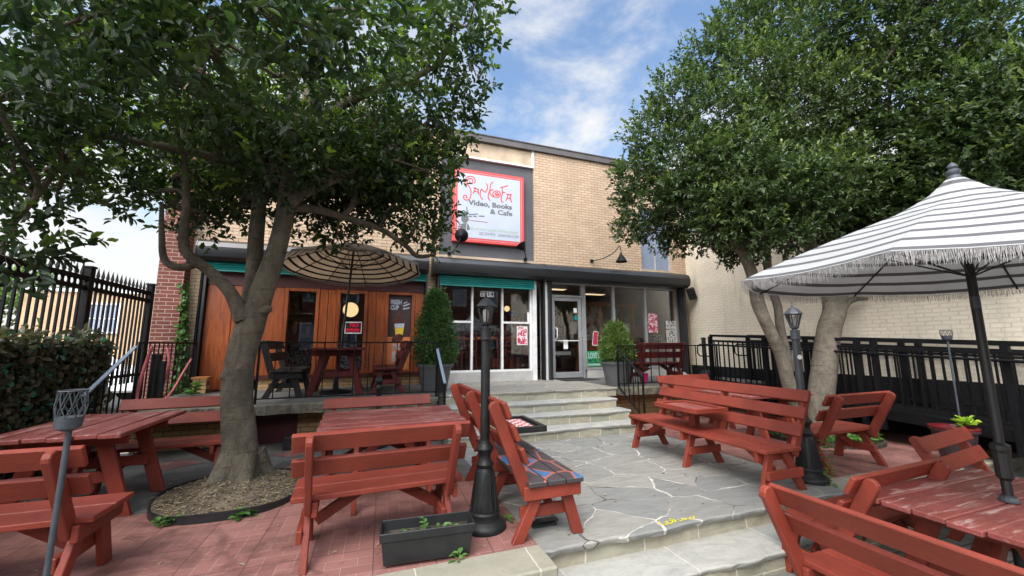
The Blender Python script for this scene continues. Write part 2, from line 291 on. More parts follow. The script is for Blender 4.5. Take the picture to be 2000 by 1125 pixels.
def leafmat(name, dark, light, young, rough=.38):
    t = NT(name); ri = t.n('ShaderNodeNewGeometry').outputs['Random Per Island']
    yg = t.n('ShaderNodeAttribute', attribute_name='young').outputs['Fac']
    c = t.mix(ri, dark, light); c = t.mix(yg, c, young)
    t.fin(c, rough, None, 0, .5)
    tr = t.n('ShaderNodeBsdfTranslucent', {0: t.mix(.5, c, t.mix(1.0, c, (1.6, 1.9, .7), 'MULTIPLY'))})
    mx = t.n('ShaderNodeMixShader', {0: .36}); t.t.links.new(t.p.outputs[0], mx.inputs[1]); t.t.links.new(tr.outputs[0], mx.inputs[2]); t.t.links.new(mx.outputs[0], t.o.inputs[0]); return t.m
M['leaf'] = leafmat('holly_leaf', (.012, .028, .011), (.046, .088, .026), (.26, .38, .05))
M['leaf2'] = leafmat('clipped_tree_leaf', (.018, .038, .013), (.072, .116, .040), (.20, .26, .065))
M['arbor'] = leafmat('arborvitae_leaf', (.022, .062, .018), (.075, .15, .045), (.12, .19, .05), .5)
M['arbor2'] = leafmat('golden_arborvitae_leaf', (.05, .10, .02), (.12, .19, .045), (.2, .26, .07), .5)
M['bright_leaf'] = leafmat('bright_leaf', (.20, .38, .04), (.38, .58, .06), (.5, .6, .08), .5)
M['weed'] = leafmat('weed_leaf', (.04, .13, .03), (.08, .22, .05), (.15, .26, .06), .5)
M['ivy'] = leafmat('screen_leaf', (.032, .048, .027), (.18, .155, .10), (.04, .28, .19), .32)
M['far_leaf'] = leafmat('far_leaf', (.06, .13, .03), (.16, .26, .07), (.25, .33, .1), .6)
M['dry'] = leafmat('dry_leaf', (.16, .11, .06), (.30, .24, .16), (.4, .34, .24), .8)
def glassmat(name, tint=.88, refl=1.0):
    t = NT(name); tr = t.n('ShaderNodeBsdfTransparent', {0: (tint, tint, tint)}); gl = t.n('ShaderNodeBsdfGlossy', {0: (.95, .97, 1), 'Roughness': .002})
    fr = t.n('ShaderNodeFresnel', {0: 1.5}); f = t.math('MULTIPLY', t.math('ADD', fr.outputs[0], .035), refl)
    mx = t.n('ShaderNodeMixShader', {0: f}); t.t.links.new(tr.outputs[0], mx.inputs[1]); t.t.links.new(gl.outputs[0], mx.inputs[2]); t.t.links.new(mx.outputs[0], t.o.inputs[0]); return t.m
M['glass'] = glassmat('window_glass', .94, .72)
M['lamp_glass'] = glassmat('lamp_glass', .9, 1.2)
M['blue_pane'] = plain('reflective_pane', lin(120, 134, 156), .12, .1, 2, 0, 60, 0, .8)
def canopy(name, white, stripe, cuts, transl=.25):
    t = NT(name); uv = t.n('ShaderNodeUVMap').outputs[0]; s = t.n('ShaderNodeSeparateXYZ', {0: uv})
    fr = t.math('FRACT', t.math('MULTIPLY', s.outputs[1], cuts)); a = t.ramp(fr, .61, .63); b = t.ramp(fr, .92, .94, 1.0, 0.0)
    st = t.math('MULTIPLY', a, b)
    f = t.noise(t.coord(), 3, 5); w = t.mix(t.ramp(f, .3, .7), tuple(x * .9 for x in white), white)
    weave = t.noise(t.coord((1, 1, 1)), 160, 2)
    cc = t.mix(st, w, stripe); t.fin(cc, .9, t.bump(weave, .15, .002), 0, .2)
    tr = t.n('ShaderNodeBsdfTranslucent', {0: cc}); mx = t.n('ShaderNodeMixShader', {0: transl}); t.t.links.new(t.p.outputs[0], mx.inputs[1]); t.t.links.new(tr.outputs[0], mx.inputs[2]); t.t.links.new(mx.outputs[0], t.o.inputs[0]); return t.m
M['canopy'] = canopy('striped_canvas', (.57, .57, .56), (.165, .16, .165), 9, .42)
M['canopy_old'] = canopy('faded_striped_canvas', (.60, .52, .42), (.045, .033, .03), 9, .55)
M['fringe'] = plain('grey_fringe', (.34, .32, .31), .9, .4, 60, 0, 60)
def books(name):
    t = NT(name); oi = t.n('ShaderNodeObjectInfo').outputs['Random']; r = t.n('ShaderNodeValToRGB', {0: oi}); e = r.color_ramp; e.interpolation = 'CONSTANT'
    cs = [(.5, .45, .38), (.3, .05, .04), (.05, .09, .2), (.6, .5, .1), (.04, .04, .04), (.1, .25, .15), (.55, .2, .06), (.6, .6, .62)]
    e.elements[0].color = (*cs[0], 1); e.elements[1].position = 1 / 8; e.elements[1].color = (*cs[1], 1)
    for i in range(2, 8): x = e.elements.new(i / 8); x.color = (*cs[i], 1)
    return t.fin(r.outputs[0], .6)
M['book'] = books('book_cover')
def pattern_seat(name):      # hand-painted seat: black with orange rays and blue fields
    t = NT(name); v = t.coord((.8, 1.15, .01)); e = t.n('ShaderNodeTexVoronoi', {'Vector': v, 'Scale': 4.0, 'Randomness': 1.0}, voronoi_dimensions='2D', feature='DISTANCE_TO_EDGE')
    c = t.n('ShaderNodeTexVoronoi', {'Vector': v, 'Scale': 4.0, 'Randomness': 1.0}, voronoi_dimensions='2D')
    h = t.n('ShaderNodeSeparateColor', {0: c.outputs[1]}).outputs[0]
    cc = t.mix(t.ramp(h, .66, .67), lin(66, 58, 60), lin(58, 98, 140)); cc = t.mix(t.ramp(e.outputs[0], .03, .045, 1, 0), cc, lin(160, 92, 76))
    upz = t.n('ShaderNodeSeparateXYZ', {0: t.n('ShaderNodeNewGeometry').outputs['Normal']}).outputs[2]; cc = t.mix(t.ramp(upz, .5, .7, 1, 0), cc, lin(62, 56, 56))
    n = t.noise(t.coord((1, 6, 1)), 12, 5); cc = t.mix(t.ramp(n, .5, .8, 0, .45), cc, lin(46, 42, 42))
    return t.fin(cc, .5, t.bump(n, .2, .003))
M['mural_seat'] = pattern_seat('painted_seat')
def checker(name):
    t = NT(name); k = t.n('ShaderNodeTexChecker', {'Vector': t.coord(), 'Color1': lin(190, 60, 66), 'Color2': lin(226, 214, 210), 'Scale': 19.0})
    n = t.noise(t.coord(), 25, 5); return t.fin(t.mix(t.ramp(n, .5, .75, 0, .5), k.outputs[0], lin(150, 120, 116)), .5)
M['checker'] = checker('painted_board')
def scatter_print(name, a, b, sc_):
    t = NT(name); n = t.noise(t.coord(), sc_, 3, .6, .8); return t.fin(t.mix(t.ramp(n, .46, .54), a, b), .7)
M['bw_print'] = scatter_print('black_white_print', lin(40, 42, 50), lin(196, 198, 204), 26)
M['crim_print'] = scatter_print('crimson_poster_print', lin(176, 46, 78), lin(226, 200, 204), 14)
M['teal_print'] = scatter_print('teal_print', lin(40, 70, 76), lin(150, 190, 190), 9)
# ------------------------------------------------------------------ builders
class MB:
    def __init__(s): s.v = []; s.f = []; s.uv = {}
    def add(s, vs, fs):
        o = len(s.v); s.v += [tuple(p) for p in vs]; s.f += [tuple(i + o for i in f) for f in fs]; return s
    def box(s, x0, x1, y0, y1, z0, z1):
        v = [(x0, y0, z0), (x1, y0, z0), (x1, y1, z0), (x0, y1, z0), (x0, y0, z1), (x1, y0, z1), (x1, y1, z1), (x0, y1, z1)]
        return s.add(v, [(3, 2, 1, 0), (4, 5, 6, 7), (0, 1, 5, 4), (1, 2, 6, 5), (2, 3, 7, 6), (3, 0, 4, 7)])
    def board(s, a, b, w, t, side=(1, 0, 0)):      # plank from a to b; t = size along side, w = size across
        a = Vector(a); b = Vector(b); d = (b - a).normalized(); sd_ = Vector(side); sd_ = (sd_ - d * sd_.dot(d)).normalized(); u = d.cross(sd_)
        v = []
        for p in (a, b):
            for i, j in ((-1, -1), (1, -1), (1, 1), (-1, 1)): v.append(p + sd_ * (i * t / 2) + u * (j * w / 2))
        return s.add(v, [(3, 2, 1, 0), (4, 5, 6, 7), (0, 1, 5, 4), (1, 2, 6, 5), (2, 3, 7, 6), (3, 0, 4, 7)])
    def prism(s, poly, a, b, plane='yz'):          # polygon in a plane, extruded from a to b along the third axis
        k = len(poly); v = []
        for c in (a, b):
            for p, q in poly: v.append({'yz': (c, p, q), 'xz': (p, c, q), 'xy': (p, q, c)}[plane])
        f = [tuple(range(k))[::-1], tuple(range(k, 2 * k))] + [(i, (i + 1) % k, k + (i + 1) % k, k + i) for i in range(k)]
        return s.add(v, f)
    def tube(s, pts, rad, n=8, cap=True):
        pts = [Vector(p) for p in pts]; k = len(pts)
        if not hasattr(rad, '__len__'): rad = [rad] * k
        v = []; prev = None
        for i, p in enumerate(pts):
            d = (pts[min(i + 1, k - 1)] - pts[max(i - 1, 0)])
            if d.length < 1e-9: d = Vector((0, 0, 1))
            d.normalize()
            if prev is None: prev = Vector((1, 0, 0)) if abs(d.x) < .9 else Vector((0, 1, 0))
            u = (prev - d * prev.dot(d)).normalized(); w = d.cross(u); prev = u
            for j in range(n):
                a = 2 * math.pi * j / n; v.append(p + u * (math.cos(a) * rad[i]) + w * (math.sin(a) * rad[i]))
        f = [(i * n + j, i * n + (j + 1) % n, (i + 1) * n + (j + 1) % n, (i + 1) * n + j) for i in range(k - 1) for j in range(n)]
        if cap: f += [tuple(range(n))[::-1], tuple(range((k - 1) * n, k * n))]
        return s.add(v, f)
    def lathe(s, prof, n=20, c=(0, 0, 0), ph=0.0):
        v = []; k = len(prof)
        for r, z in prof:
            for j in range(n):
                a = 2 * math.pi * j / n + ph; v.append((c[0] + r * math.cos(a), c[1] + r * math.sin(a), c[2] + z))
        f = [(i * n + j, i * n + (j + 1) % n, (i + 1) * n + (j + 1) % n, (i + 1) * n + j) for i in range(k - 1) for j in range(n)]
        if prof[0][0] > 1e-4: f.append(tuple(range(n))[::-1])
        if prof[-1][0] > 1e-4: f.append(tuple(range((k - 1) * n, k * n)))
        return s.add(v, f)
    def build(s, name, mat, parent=None, smooth=None, bevel=0.0, kind=None):
        me = bpy.data.meshes.new(name); me.from_pydata(s.v, [], s.f); me.validate()
        if smooth is not None:
            me.polygons.foreach_set('use_smooth', [True] * len(me.polygons)); me.set_sharp_from_angle(angle=R(smooth))
        if mat is not None: me.materials.append(M[mat] if isinstance(mat, str) else mat)
        bm = bmesh.new(); bm.from_mesh(me); bmesh.ops.recalc_face_normals(bm, faces=bm.faces); bm.to_mesh(me); bm.free()
        o = bpy.data.objects.new(name, me); col.objects.link(o)
        if parent is not None: o.parent = parent
        if bevel:
            b = o.modifiers.new('edge', 'BEVEL'); b.width = bevel; b.segments = 1; b.limit_method = 'ANGLE'; b.angle_limit = R(40)
        if kind: o['kind'] = kind
        return o
def tag(o, label, cat, group=None, kind=None):
    o['label'] = label; o['category'] = cat
    if group: o['group'] = group
    if kind: o['kind'] = kind
    return o
def thing(name, label, cat, loc=(0, 0, 0), rz=0.0, group=None):
    o = bpy.data.objects.new(name, None); col.objects.link(o); o.empty_display_size = .1
    o.location = loc; o.rotation_euler = (0, 0, rz); return tag(o, label, cat, group)
KIDS = {}
def copy_tree(o, label=None, loc=None, rz=None, group=None):
    kids = {}
    for x in list(col.objects):
        if x.parent is not None: kids.setdefault(x.parent.name, []).append(x)
    def cp(a, par):
        c = a.copy(); col.objects.link(c)
        if par is not None: c.parent = par
        for ch in kids.get(a.name, []): cp(ch, c)
        return c
    r = cp(o, None)
    if label: r['label'] = label
    if group: r['group'] = group
    if loc is not None: r.location = loc
    if rz is not None: r.rotation_euler = (0, 0, rz)
    return r
def text(name, s, size, mat, parent, loc, rot=(R(90), 0, 0), xs=1.0, bold=0.0, align='LEFT', depth=.0015, width=None):
    c = bpy.data.curves.new(name, 'FONT'); c.body = s; c.size = size; c.extrude = depth; c.align_x = align; c.offset = bold; c.resolution_u = 2
    q = bpy.data.objects.new(name, c); col.objects.link(q); me = bpy.data.meshes.new_from_object(q.evaluated_get(bpy.context.evaluated_depsgraph_get()))
    bpy.data.objects.remove(q); bpy.data.curves.remove(c); me.name = name; me.materials.clear(); me.materials.append(M[mat])
    o = bpy.data.objects.new(name, me); col.objects.link(o); o.location = loc; o.rotation_euler = rot
    if width: xx = [v.co.x for v in me.vertices]; xs = width / max(.01, max(xx) - min(xx))
    o.scale = (xs, 1, 1)
    if parent is not None: o.parent = parent
    return o
def ribbon(mb, pts, w, nrm=(0, -1, 0), th=.003):   # flat stroke on a sign, th thick
    nrm = Vector(nrm).normalized(); P = [Vector(p) for p in pts]; k = len(P); L = []; Rr = []
    for i, p in enumerate(P):
        d = (P[min(i + 1, k - 1)] - P[max(i - 1, 0)]).normalized(); u = d.cross(nrm) * (w / 2)
        L.append(p + u); Rr.append(p - u)
    v = L + Rr + [q + nrm * th for q in L] + [q + nrm * th for q in Rr]
    f = []
    for i in range(k - 1):
        f += [(2 * k + i, 2 * k + i + 1, 3 * k + i + 1, 3 * k + i), (i, i + 1, 2 * k + i + 1, 2 * k + i), (k + i + 1, k + i, 3 * k + i, 3 * k + i + 1)]
    f += [(0, 2 * k, 3 * k, k), (k - 1, 2 * k - 1, 4 * k - 1, 3 * k - 1)]
    mb.add(v, f)
def smooth_path(pts, n=6):
    P = [np.array(p, float) for p in pts]; P = [2 * P[0] - P[1]] + P + [2 * P[-1] - P[-2]]; o = []
    for i in range(1, len(P) - 2):
        for t in np.linspace(0, 1, n, endpoint=False):
            a, b, c, d = P[i - 1], P[i], P[i + 1], P[i + 2]
            o.append(.5 * ((2 * b) + (c - a) * t + (2 * a - 5 * b + 4 * c - d) * t * t + (3 * b - a - 3 * c + d) * t ** 3))
    o.append(P[-2]); return [tuple(x) for x in o]
def leaves(name, pos, d, nrm, length, width, young, mat, parent, kind=None, simple=False):
    n = len(pos); d = d / np.linalg.norm(d, axis=1, keepdims=True); s_ = np.cross(d, nrm); s_ /= np.linalg.norm(s_, axis=1, keepdims=True) + 1e-9; u = np.cross(s_, d)
    L = np.broadcast_to(np.asarray(length, float), (n,))[:, None]; W = np.broadcast_to(np.asarray(width, float), (n,))[:, None]
    if simple:
        V = np.stack([pos, pos + d * L * .5 + s_ * W * .5 + u * W * .15, pos + d * L, pos + d * L * .5 - s_ * W * .5 + u * W * .15], 1); q = [(0, 1, 2, 3)]
    else:
        V = np.stack([pos, pos + d * L * .32 + s_ * W * .5 + u * W * .22, pos + d * L * .68 + s_ * W * .42 + u * W * .16, pos + d * L - u * L * .12,
                      pos + d * L * .68 - s_ * W * .42 + u * W * .16, pos + d * L * .32 - s_ * W * .5 + u * W * .22], 1); q = [(0, 1, 2, 3), (0, 3, 4, 5)]
    k = V.shape[1]; m_ = len(q); F = (np.array(q)[None] + (np.arange(n) * k)[:, None, None]).reshape(-1)
    me = bpy.data.meshes.new(name); me.vertices.add(n * k); me.vertices.foreach_set('co', V.reshape(-1).astype(np.float32))
    me.loops.add(len(F)); me.loops.foreach_set('vertex_index', F.astype(np.int32)); me.polygons.add(n * m_); me.polygons.foreach_set('loop_start', (np.arange(n * m_) * 4).astype(np.int32))
    me.update(); me.validate()
    a = me.attributes.new('young', 'FLOAT', 'POINT'); a.data.foreach_set('value', np.repeat(np.asarray(young, float), k).astype(np.float32))
    me.materials.append(M[mat]); o = bpy.data.objects.new(name, me); col.objects.link(o)
    if parent is not None: o.parent = parent
    if kind: o['kind'] = kind
    return o
def unit(n): v = RNG.normal(size=(n, 3)); return v / np.linalg.norm(v, axis=1, keepdims=True)
def foliage(clumps, twigs, per, leaf, spread=.2, up=.35, young_p=.12, inner=.45, squash=.85):
    P, D, N, Y = [], [], [], []
    for c, r in clumps:
        n = max(14, int(twigs * (r / .5) ** 1.7)); u = unit(n); u[:, 2] *= squash
        rad = r * (inner + (1 - inner) * RNG.random((n, 1)) ** .6) * (1 + .18 * RNG.normal(size=(n, 1)))
        b = np.array(c) + u * rad; td = u * .7 + np.array([0, 0, up]) + unit(n) * .5; td /= np.linalg.norm(td, axis=1, keepdims=True)
        tone = max(0.0, RNG.normal() * .10 + .03)
        yg = tone + (RNG.random(n) < young_p) * (u[:, 2] > -.2) * RNG.random(n)
        for j in range(per):
            t = (j + .5) / per; base = b + td * spread * t; a = j * 2.4 + RNG.random(n) * 6.28
            o1 = np.cross(td, unit(n)); o1 /= np.linalg.norm(o1, axis=1, keepdims=True) + 1e-9
            dd = td * (.35 + .6 * t) + o1 * (1.0 - .45 * t); nn = td * .6 + np.array([0, 0, .7]) + unit(n) * .45
            P.append(base); D.append(dd); N.append(nn); Y.append(yg * (.3 + .7 * t))
    P = np.concatenate(P); return P, np.concatenate(D), np.concatenate(N), leaf * (.7 + .6 * RNG.random(len(P))), np.concatenate(Y)
def wobble(mb, amp, f=5.0):
    for i, (x, y, z) in enumerate(mb.v):
        a = math.sin(x * f * 2.1 + z * f) + math.sin(y * f * 1.7 - z * f * 1.3 + 1.3); b = math.sin(z * f * 2.3 + x * 3 + .7) + math.sin(y * f * 2.9 + x * 4)
        mb.v[i] = (x + a * amp * .5, y + b * amp * .5, z)
# ------------------------------------------------------------------ furniture kinds
def arc_top(y, z, ang, w, n=5):   # rounded end of an upright, in the yz plane
    c, s_ = math.cos(ang), math.sin(ang); o = []
    for i in range(n + 1):
        a = math.pi * i / n; o.append((y + w / 2 * (math.cos(a)) * c - w / 2 * math.sin(a) * .6 * s_ * -1 * -1, z + w / 2 * math.cos(a) * s_ * -1 + w / 2 * math.sin(a) * .6 * c))
    return o
def bench(label, loc, rz, L=1.2, slats=2, seat_z=.44, top=.88, lean=.27, frames=None, seat_mat='red', mat='red', leg_mat='red_z', planks=2, back_mat=None, table=None, group='red wooden benches on the terrace', name='garden_bench', inset=.11, depth=.44):
    t = thing(name, label, 'bench', loc, rz, group); xs = frames or [-L / 2 + inset, L / 2 - inset]; D = depth; bk = back_mat or mat
    mb = MB(); w = (D - .01 * (planks - 1)) / planks
    for i in range(planks): mb.box(-L / 2, L / 2, i * (w + .01), i * (w + .01) + w, seat_z - .036, seat_z)
    mb.build('seat', seat_mat, t, bevel=.005)
    d = Vector((0, -lean, top - (seat_z - .10))).normalized(); o = Vector((0, .015, seat_z - .10)); LL = math.hypot(lean, top - (seat_z - .10)); nrm = Vector((0, d.z, -d.y))
    mb = MB(); sw = .135 if slats == 2 else .125; gap = (.065 if slats == 2 else .06); tp = LL - .02
    for i in range(slats):
        c = o + d * (tp - sw / 2 - i * (sw + gap)) + nrm * .065
        mb.board(c + Vector((-L / 2, 0, 0)), c + Vector((L / 2, 0, 0)), sw, .034, nrm)
    mb.build('backrest', bk, t, bevel=.005)
    for x in xs:
        mb = MB(); u = Vector((0, -d.z, d.y)); W2 = .046; pl_ = [(0, W2), (LL - .035, W2), (LL - .012, W2 * .78), (LL + .004, W2 * .34), (LL + .004, -W2 * .34), (LL - .012, -W2 * .78), (LL - .035, -W2), (0, -W2)]
        mb.prism([((o + d * s_ + u * q).y, (o + d * s_ + u * q).z) for s_, q in pl_], x - .0225, x + .0225)
        mb.build('back_post', leg_mat, t, bevel=.006)
        for a, b in (((D * .70, seat_z - .05), (D - .02, 0)), ((D * .30, seat_z - .05), (-.07, 0))):
            mb = MB(); dx = Vector((0, b[0] - a[0], b[1] - a[1])).normalized(); e = (.045 * abs(dx.y) / abs(dx.z))
            mb.prism([(a[0] - .047, a[1]), (a[0] + .047, a[1]), (b[0] + .047, b[1]), (b[0] - .047, b[1])], x - .022, x + .022)
            mb.build('leg', leg_mat, t, bevel=.005)
        for x2, nm, (y0, y1, z0, z1) in ((x + .043, 'seat_support', (-.03, D - .01, seat_z - .135, seat_z - .038)), (x - .042, 'stretcher', (-.03, D - .04, .15, .235))):
            mb = MB(); mb.box(x2 - .019, x2 + .019, y0, y1, z0, z1); mb.build(nm, mat, t, bevel=.005)
    for i, x in enumerate((xs[0], xs[-1])):
        sgn = 1 if i == 0 else -1; mb = MB(); mb.board((x + sgn * .045, D * .5, .2), (x + sgn * min(.38, L * .32), D * .5, seat_z - .045), .075, .04, (0, 1, 0)); mb.build('brace', mat, t, bevel=.004)
    if table:
        tx, ts, tz, tm, bm_ = table; y0 = .03
        mb = MB(); mb.box(tx - ts * .72, tx + ts * .72, y0, y0 + ts, tz - .035, tz)
        for a, b, c, e in ((tx - ts * .72, tx + ts * .72, y0, y0 + .05), (tx - ts * .72, tx + ts * .72, y0 + ts - .05, y0 + ts), (tx - ts * .72, tx - ts * .72 + .05, y0 + .05, y0 + ts - .05), (tx + ts * .72 - .05, tx + ts * .72, y0 + .05, y0 + ts - .05)):
            mb.box(a, b, c, e, tz, tz + .018)
        tt = mb.build('bench_table', tm, t, bevel=.004)
        mb = MB(); mb.box(tx - ts * .72 + .12, tx + ts * .72 - .12, y0 + .11, y0 + ts - .10, tz, tz + .006); mb.build('board_panel', bm_, tt)
        mb = MB(); mb.box(tx - .05, tx + .05, y0 + ts * .28, y0 + ts * .28 + .09, seat_z, tz - .035); mb.box(tx - .03, tx + .03, y0 + .06, y0 + ts - .07, tz - .075, tz - .036); mb.build('table_post', tm, tt, bevel=.004)
    return t
def picnic_table(label, loc, rz, L=1.3, W=.92, h=.75, planks=6, mat='red_top', leg='red_z', group='red wooden tables on the terrace', inset=.28, sag=0.0):
    t = thing('picnic_table', label, 'table', loc, rz, group); mb = MB(); w = (W - .008 * (planks - 1)) / planks
    for i in range(planks):
        y = -W / 2 + i * (w + .008); e = (.006, -.012, .010, -.006, .0, .012)[i % 6]; dz = (.0, .003, -.002, .002)[i % 4]
        mb.box(-L / 2 - e, L / 2 + e * .7, y, y + w, h - .036 + dz, h + dz)
    mb.build('tabletop', mat, t, bevel=.006)
    for s in (-1, 1):
        x = s * (L / 2 - inset); mb = MB(); mb.box(x - .022, x + .022, -W / 2 + .06, W / 2 - .06, h - .13, h - .039); mb.build('apron', leg, t, bevel=.005)
        x2 = x - s * .047
        for q in (-1, 1):
            a = (q * .19, h - .045); b = (q * (W / 2 - .05), 0); mb = MB()
            mb.prism([(a[0] - .06, a[1]), (a[0] + .06, a[1]), (b[0] + .055, 0), (b[0] - .055, 0)], x2 - .022, x2 + .022); mb.build('leg', leg, t, bevel=.005)
        x3 = x2 - s * .045; mb = MB(); mb.box(x3 - .02, x3 + .02, -W * .34, W * .34, h * .38, h * .38 + .095); mb.build('stretcher', leg, t, bevel=.005)
        mb = MB(); mb.board((x3 - s * .03, 0, h * .40), (s * .04, 0, h - .045), .085, .04, (0, 1, 0)); mb.build('brace', leg, t, bevel=.004)
    return t
def lamp_post(label, loc, mat, hgt=1.95, style=0, group='black lamp posts beside the benches'):
    t = thing('lamp_post', label, 'lamp post', loc, 0, group); k = hgt / 1.95
    mb = MB(); mb.lathe([(.175, 0), (.178, .02), (.172, .04), (.150, .06), (.128, .075), (.122, .10), (.126, .125), (.118, .14)], 28)
    mb.lathe([(.112, .14), (.104, .25), (.090, .36), (.076, .44), (.060, .465)], 28)
    for j in range(14):      # flutes
        a = 2 * math.pi * j / 14; c, s_ = math.cos(a), math.sin(a); mb.tube([(c * .112, s_ * .112, .15), (c * .075, s_ * .075, .435)], [.010, .006], 5)
    mb.lathe([(.060, .465), (.070, .48), (.072, .495), (.062, .51), (.050, .53), (.047, .56), (.052, .58), (.066, .60), (.072, .615), (.066, .632), (.052, .645), (.046, .66), (.0405, .68)], 28)
    mb.build('base', 'iron_matte', t, smooth=35)
    mb = MB(); mb.lathe([(.040, .68), (.039, 1.505)], 24); mb.lathe([(.047, 1.505), (.052, 1.512), (.052, 1.525), (.046, 1.533), (.046, 1.60), (.050, 1.605), (.050, 1.613), (.026, 1.62), (.024, 1.64)], 24)
    mb.build('pole', mat, t, smooth=35)
    n = 6 if style == 0 else 8; ph = R(20)
    ln = MB(); ln.lathe([(.026, 1.63), (.045, 1.645), (.048, 1.66), (.038, 1.668)], n, ph=ph)
    ln.lathe([(.088, 1.795), (.098, 1.80), (.096, 1.807), (.080, 1.822), (.058, 1.848), (.036, 1.868), (.014, 1.877), (.008, 1.885), (.013, 1.893), (.008, 1.903), (.005, 1.915), (.008, 1.925), (.002, 1.945)], n, ph=ph)
    for j in range(n):
        a = 2 * math.pi * j / n + ph; ln.tube([(.042 * math.cos(a), .042 * math.sin(a), 1.66), (.080 * math.cos(a), .080 * math.sin(a), 1.798)], .0062, 5)
    lo = ln.build('lantern', mat, t, smooth=30)
    mb = MB(); mb.lathe([(.040, 1.662), (.077, 1.796)], n, ph=ph); mb.build('lantern_glass', 'lamp_glass', lo)
    mb = MB(); mb.lathe([(.018, 1.668), (.020, 1.69), (.028, 1.70), (.028, 1.765), (.016, 1.778)] if style == 0 else [(.015, 1.668), (.017, 1.69), (.030, 1.715), (.032, 1.735), (.024, 1.757), (.0, 1.768)], 14); mb.build('bulb', 'white_plastic', lo, smooth=40)
    t.scale = (1, 1, k); return t
def torch(label, loc, hgt, basket_mat='iron_matte', r=.062, bh=.15, group='garden torches'):
    t = thing('garden_torch', label, 'torch', loc, 0, group); mb = MB(); mb.tube([(0, 0, 0), (.005, 0, hgt - bh)], .0115, 12); mb.build('pole', basket_mat, t, smooth=40)
    z0 = hgt - bh; mb = MB(); mb.lathe([(.018, z0 - .015), (.045, z0), (r * .95, z0 + .025), (r, z0 + .05), (r * .9, z0 + .05)], 18); mb.build('bowl', basket_mat, t, smooth=35)
    mb = MB(); n = 9
    for j in range(n):
        a = 2 * math.pi * j / n
        for s in (1, -1):
            b = a + s * 2 * math.pi / n; mb.tube([(r * math.cos(a), r * math.sin(a), z0 + .05), (r * 1.1 * math.cos((a + b) / 2), r * 1.1 * math.sin((a + b) / 2), z0 + .10), (r * .98 * math.cos(b), r * .98 * math.sin(b), hgt)], .0024, 4)
    mb.tube([(r * .98 * math.cos(2 * math.pi * j / 24), r * .98 * math.sin(2 * math.pi * j / 24), hgt) for j in range(25)], .003, 4, False); mb.build('basket', basket_mat, t); return t
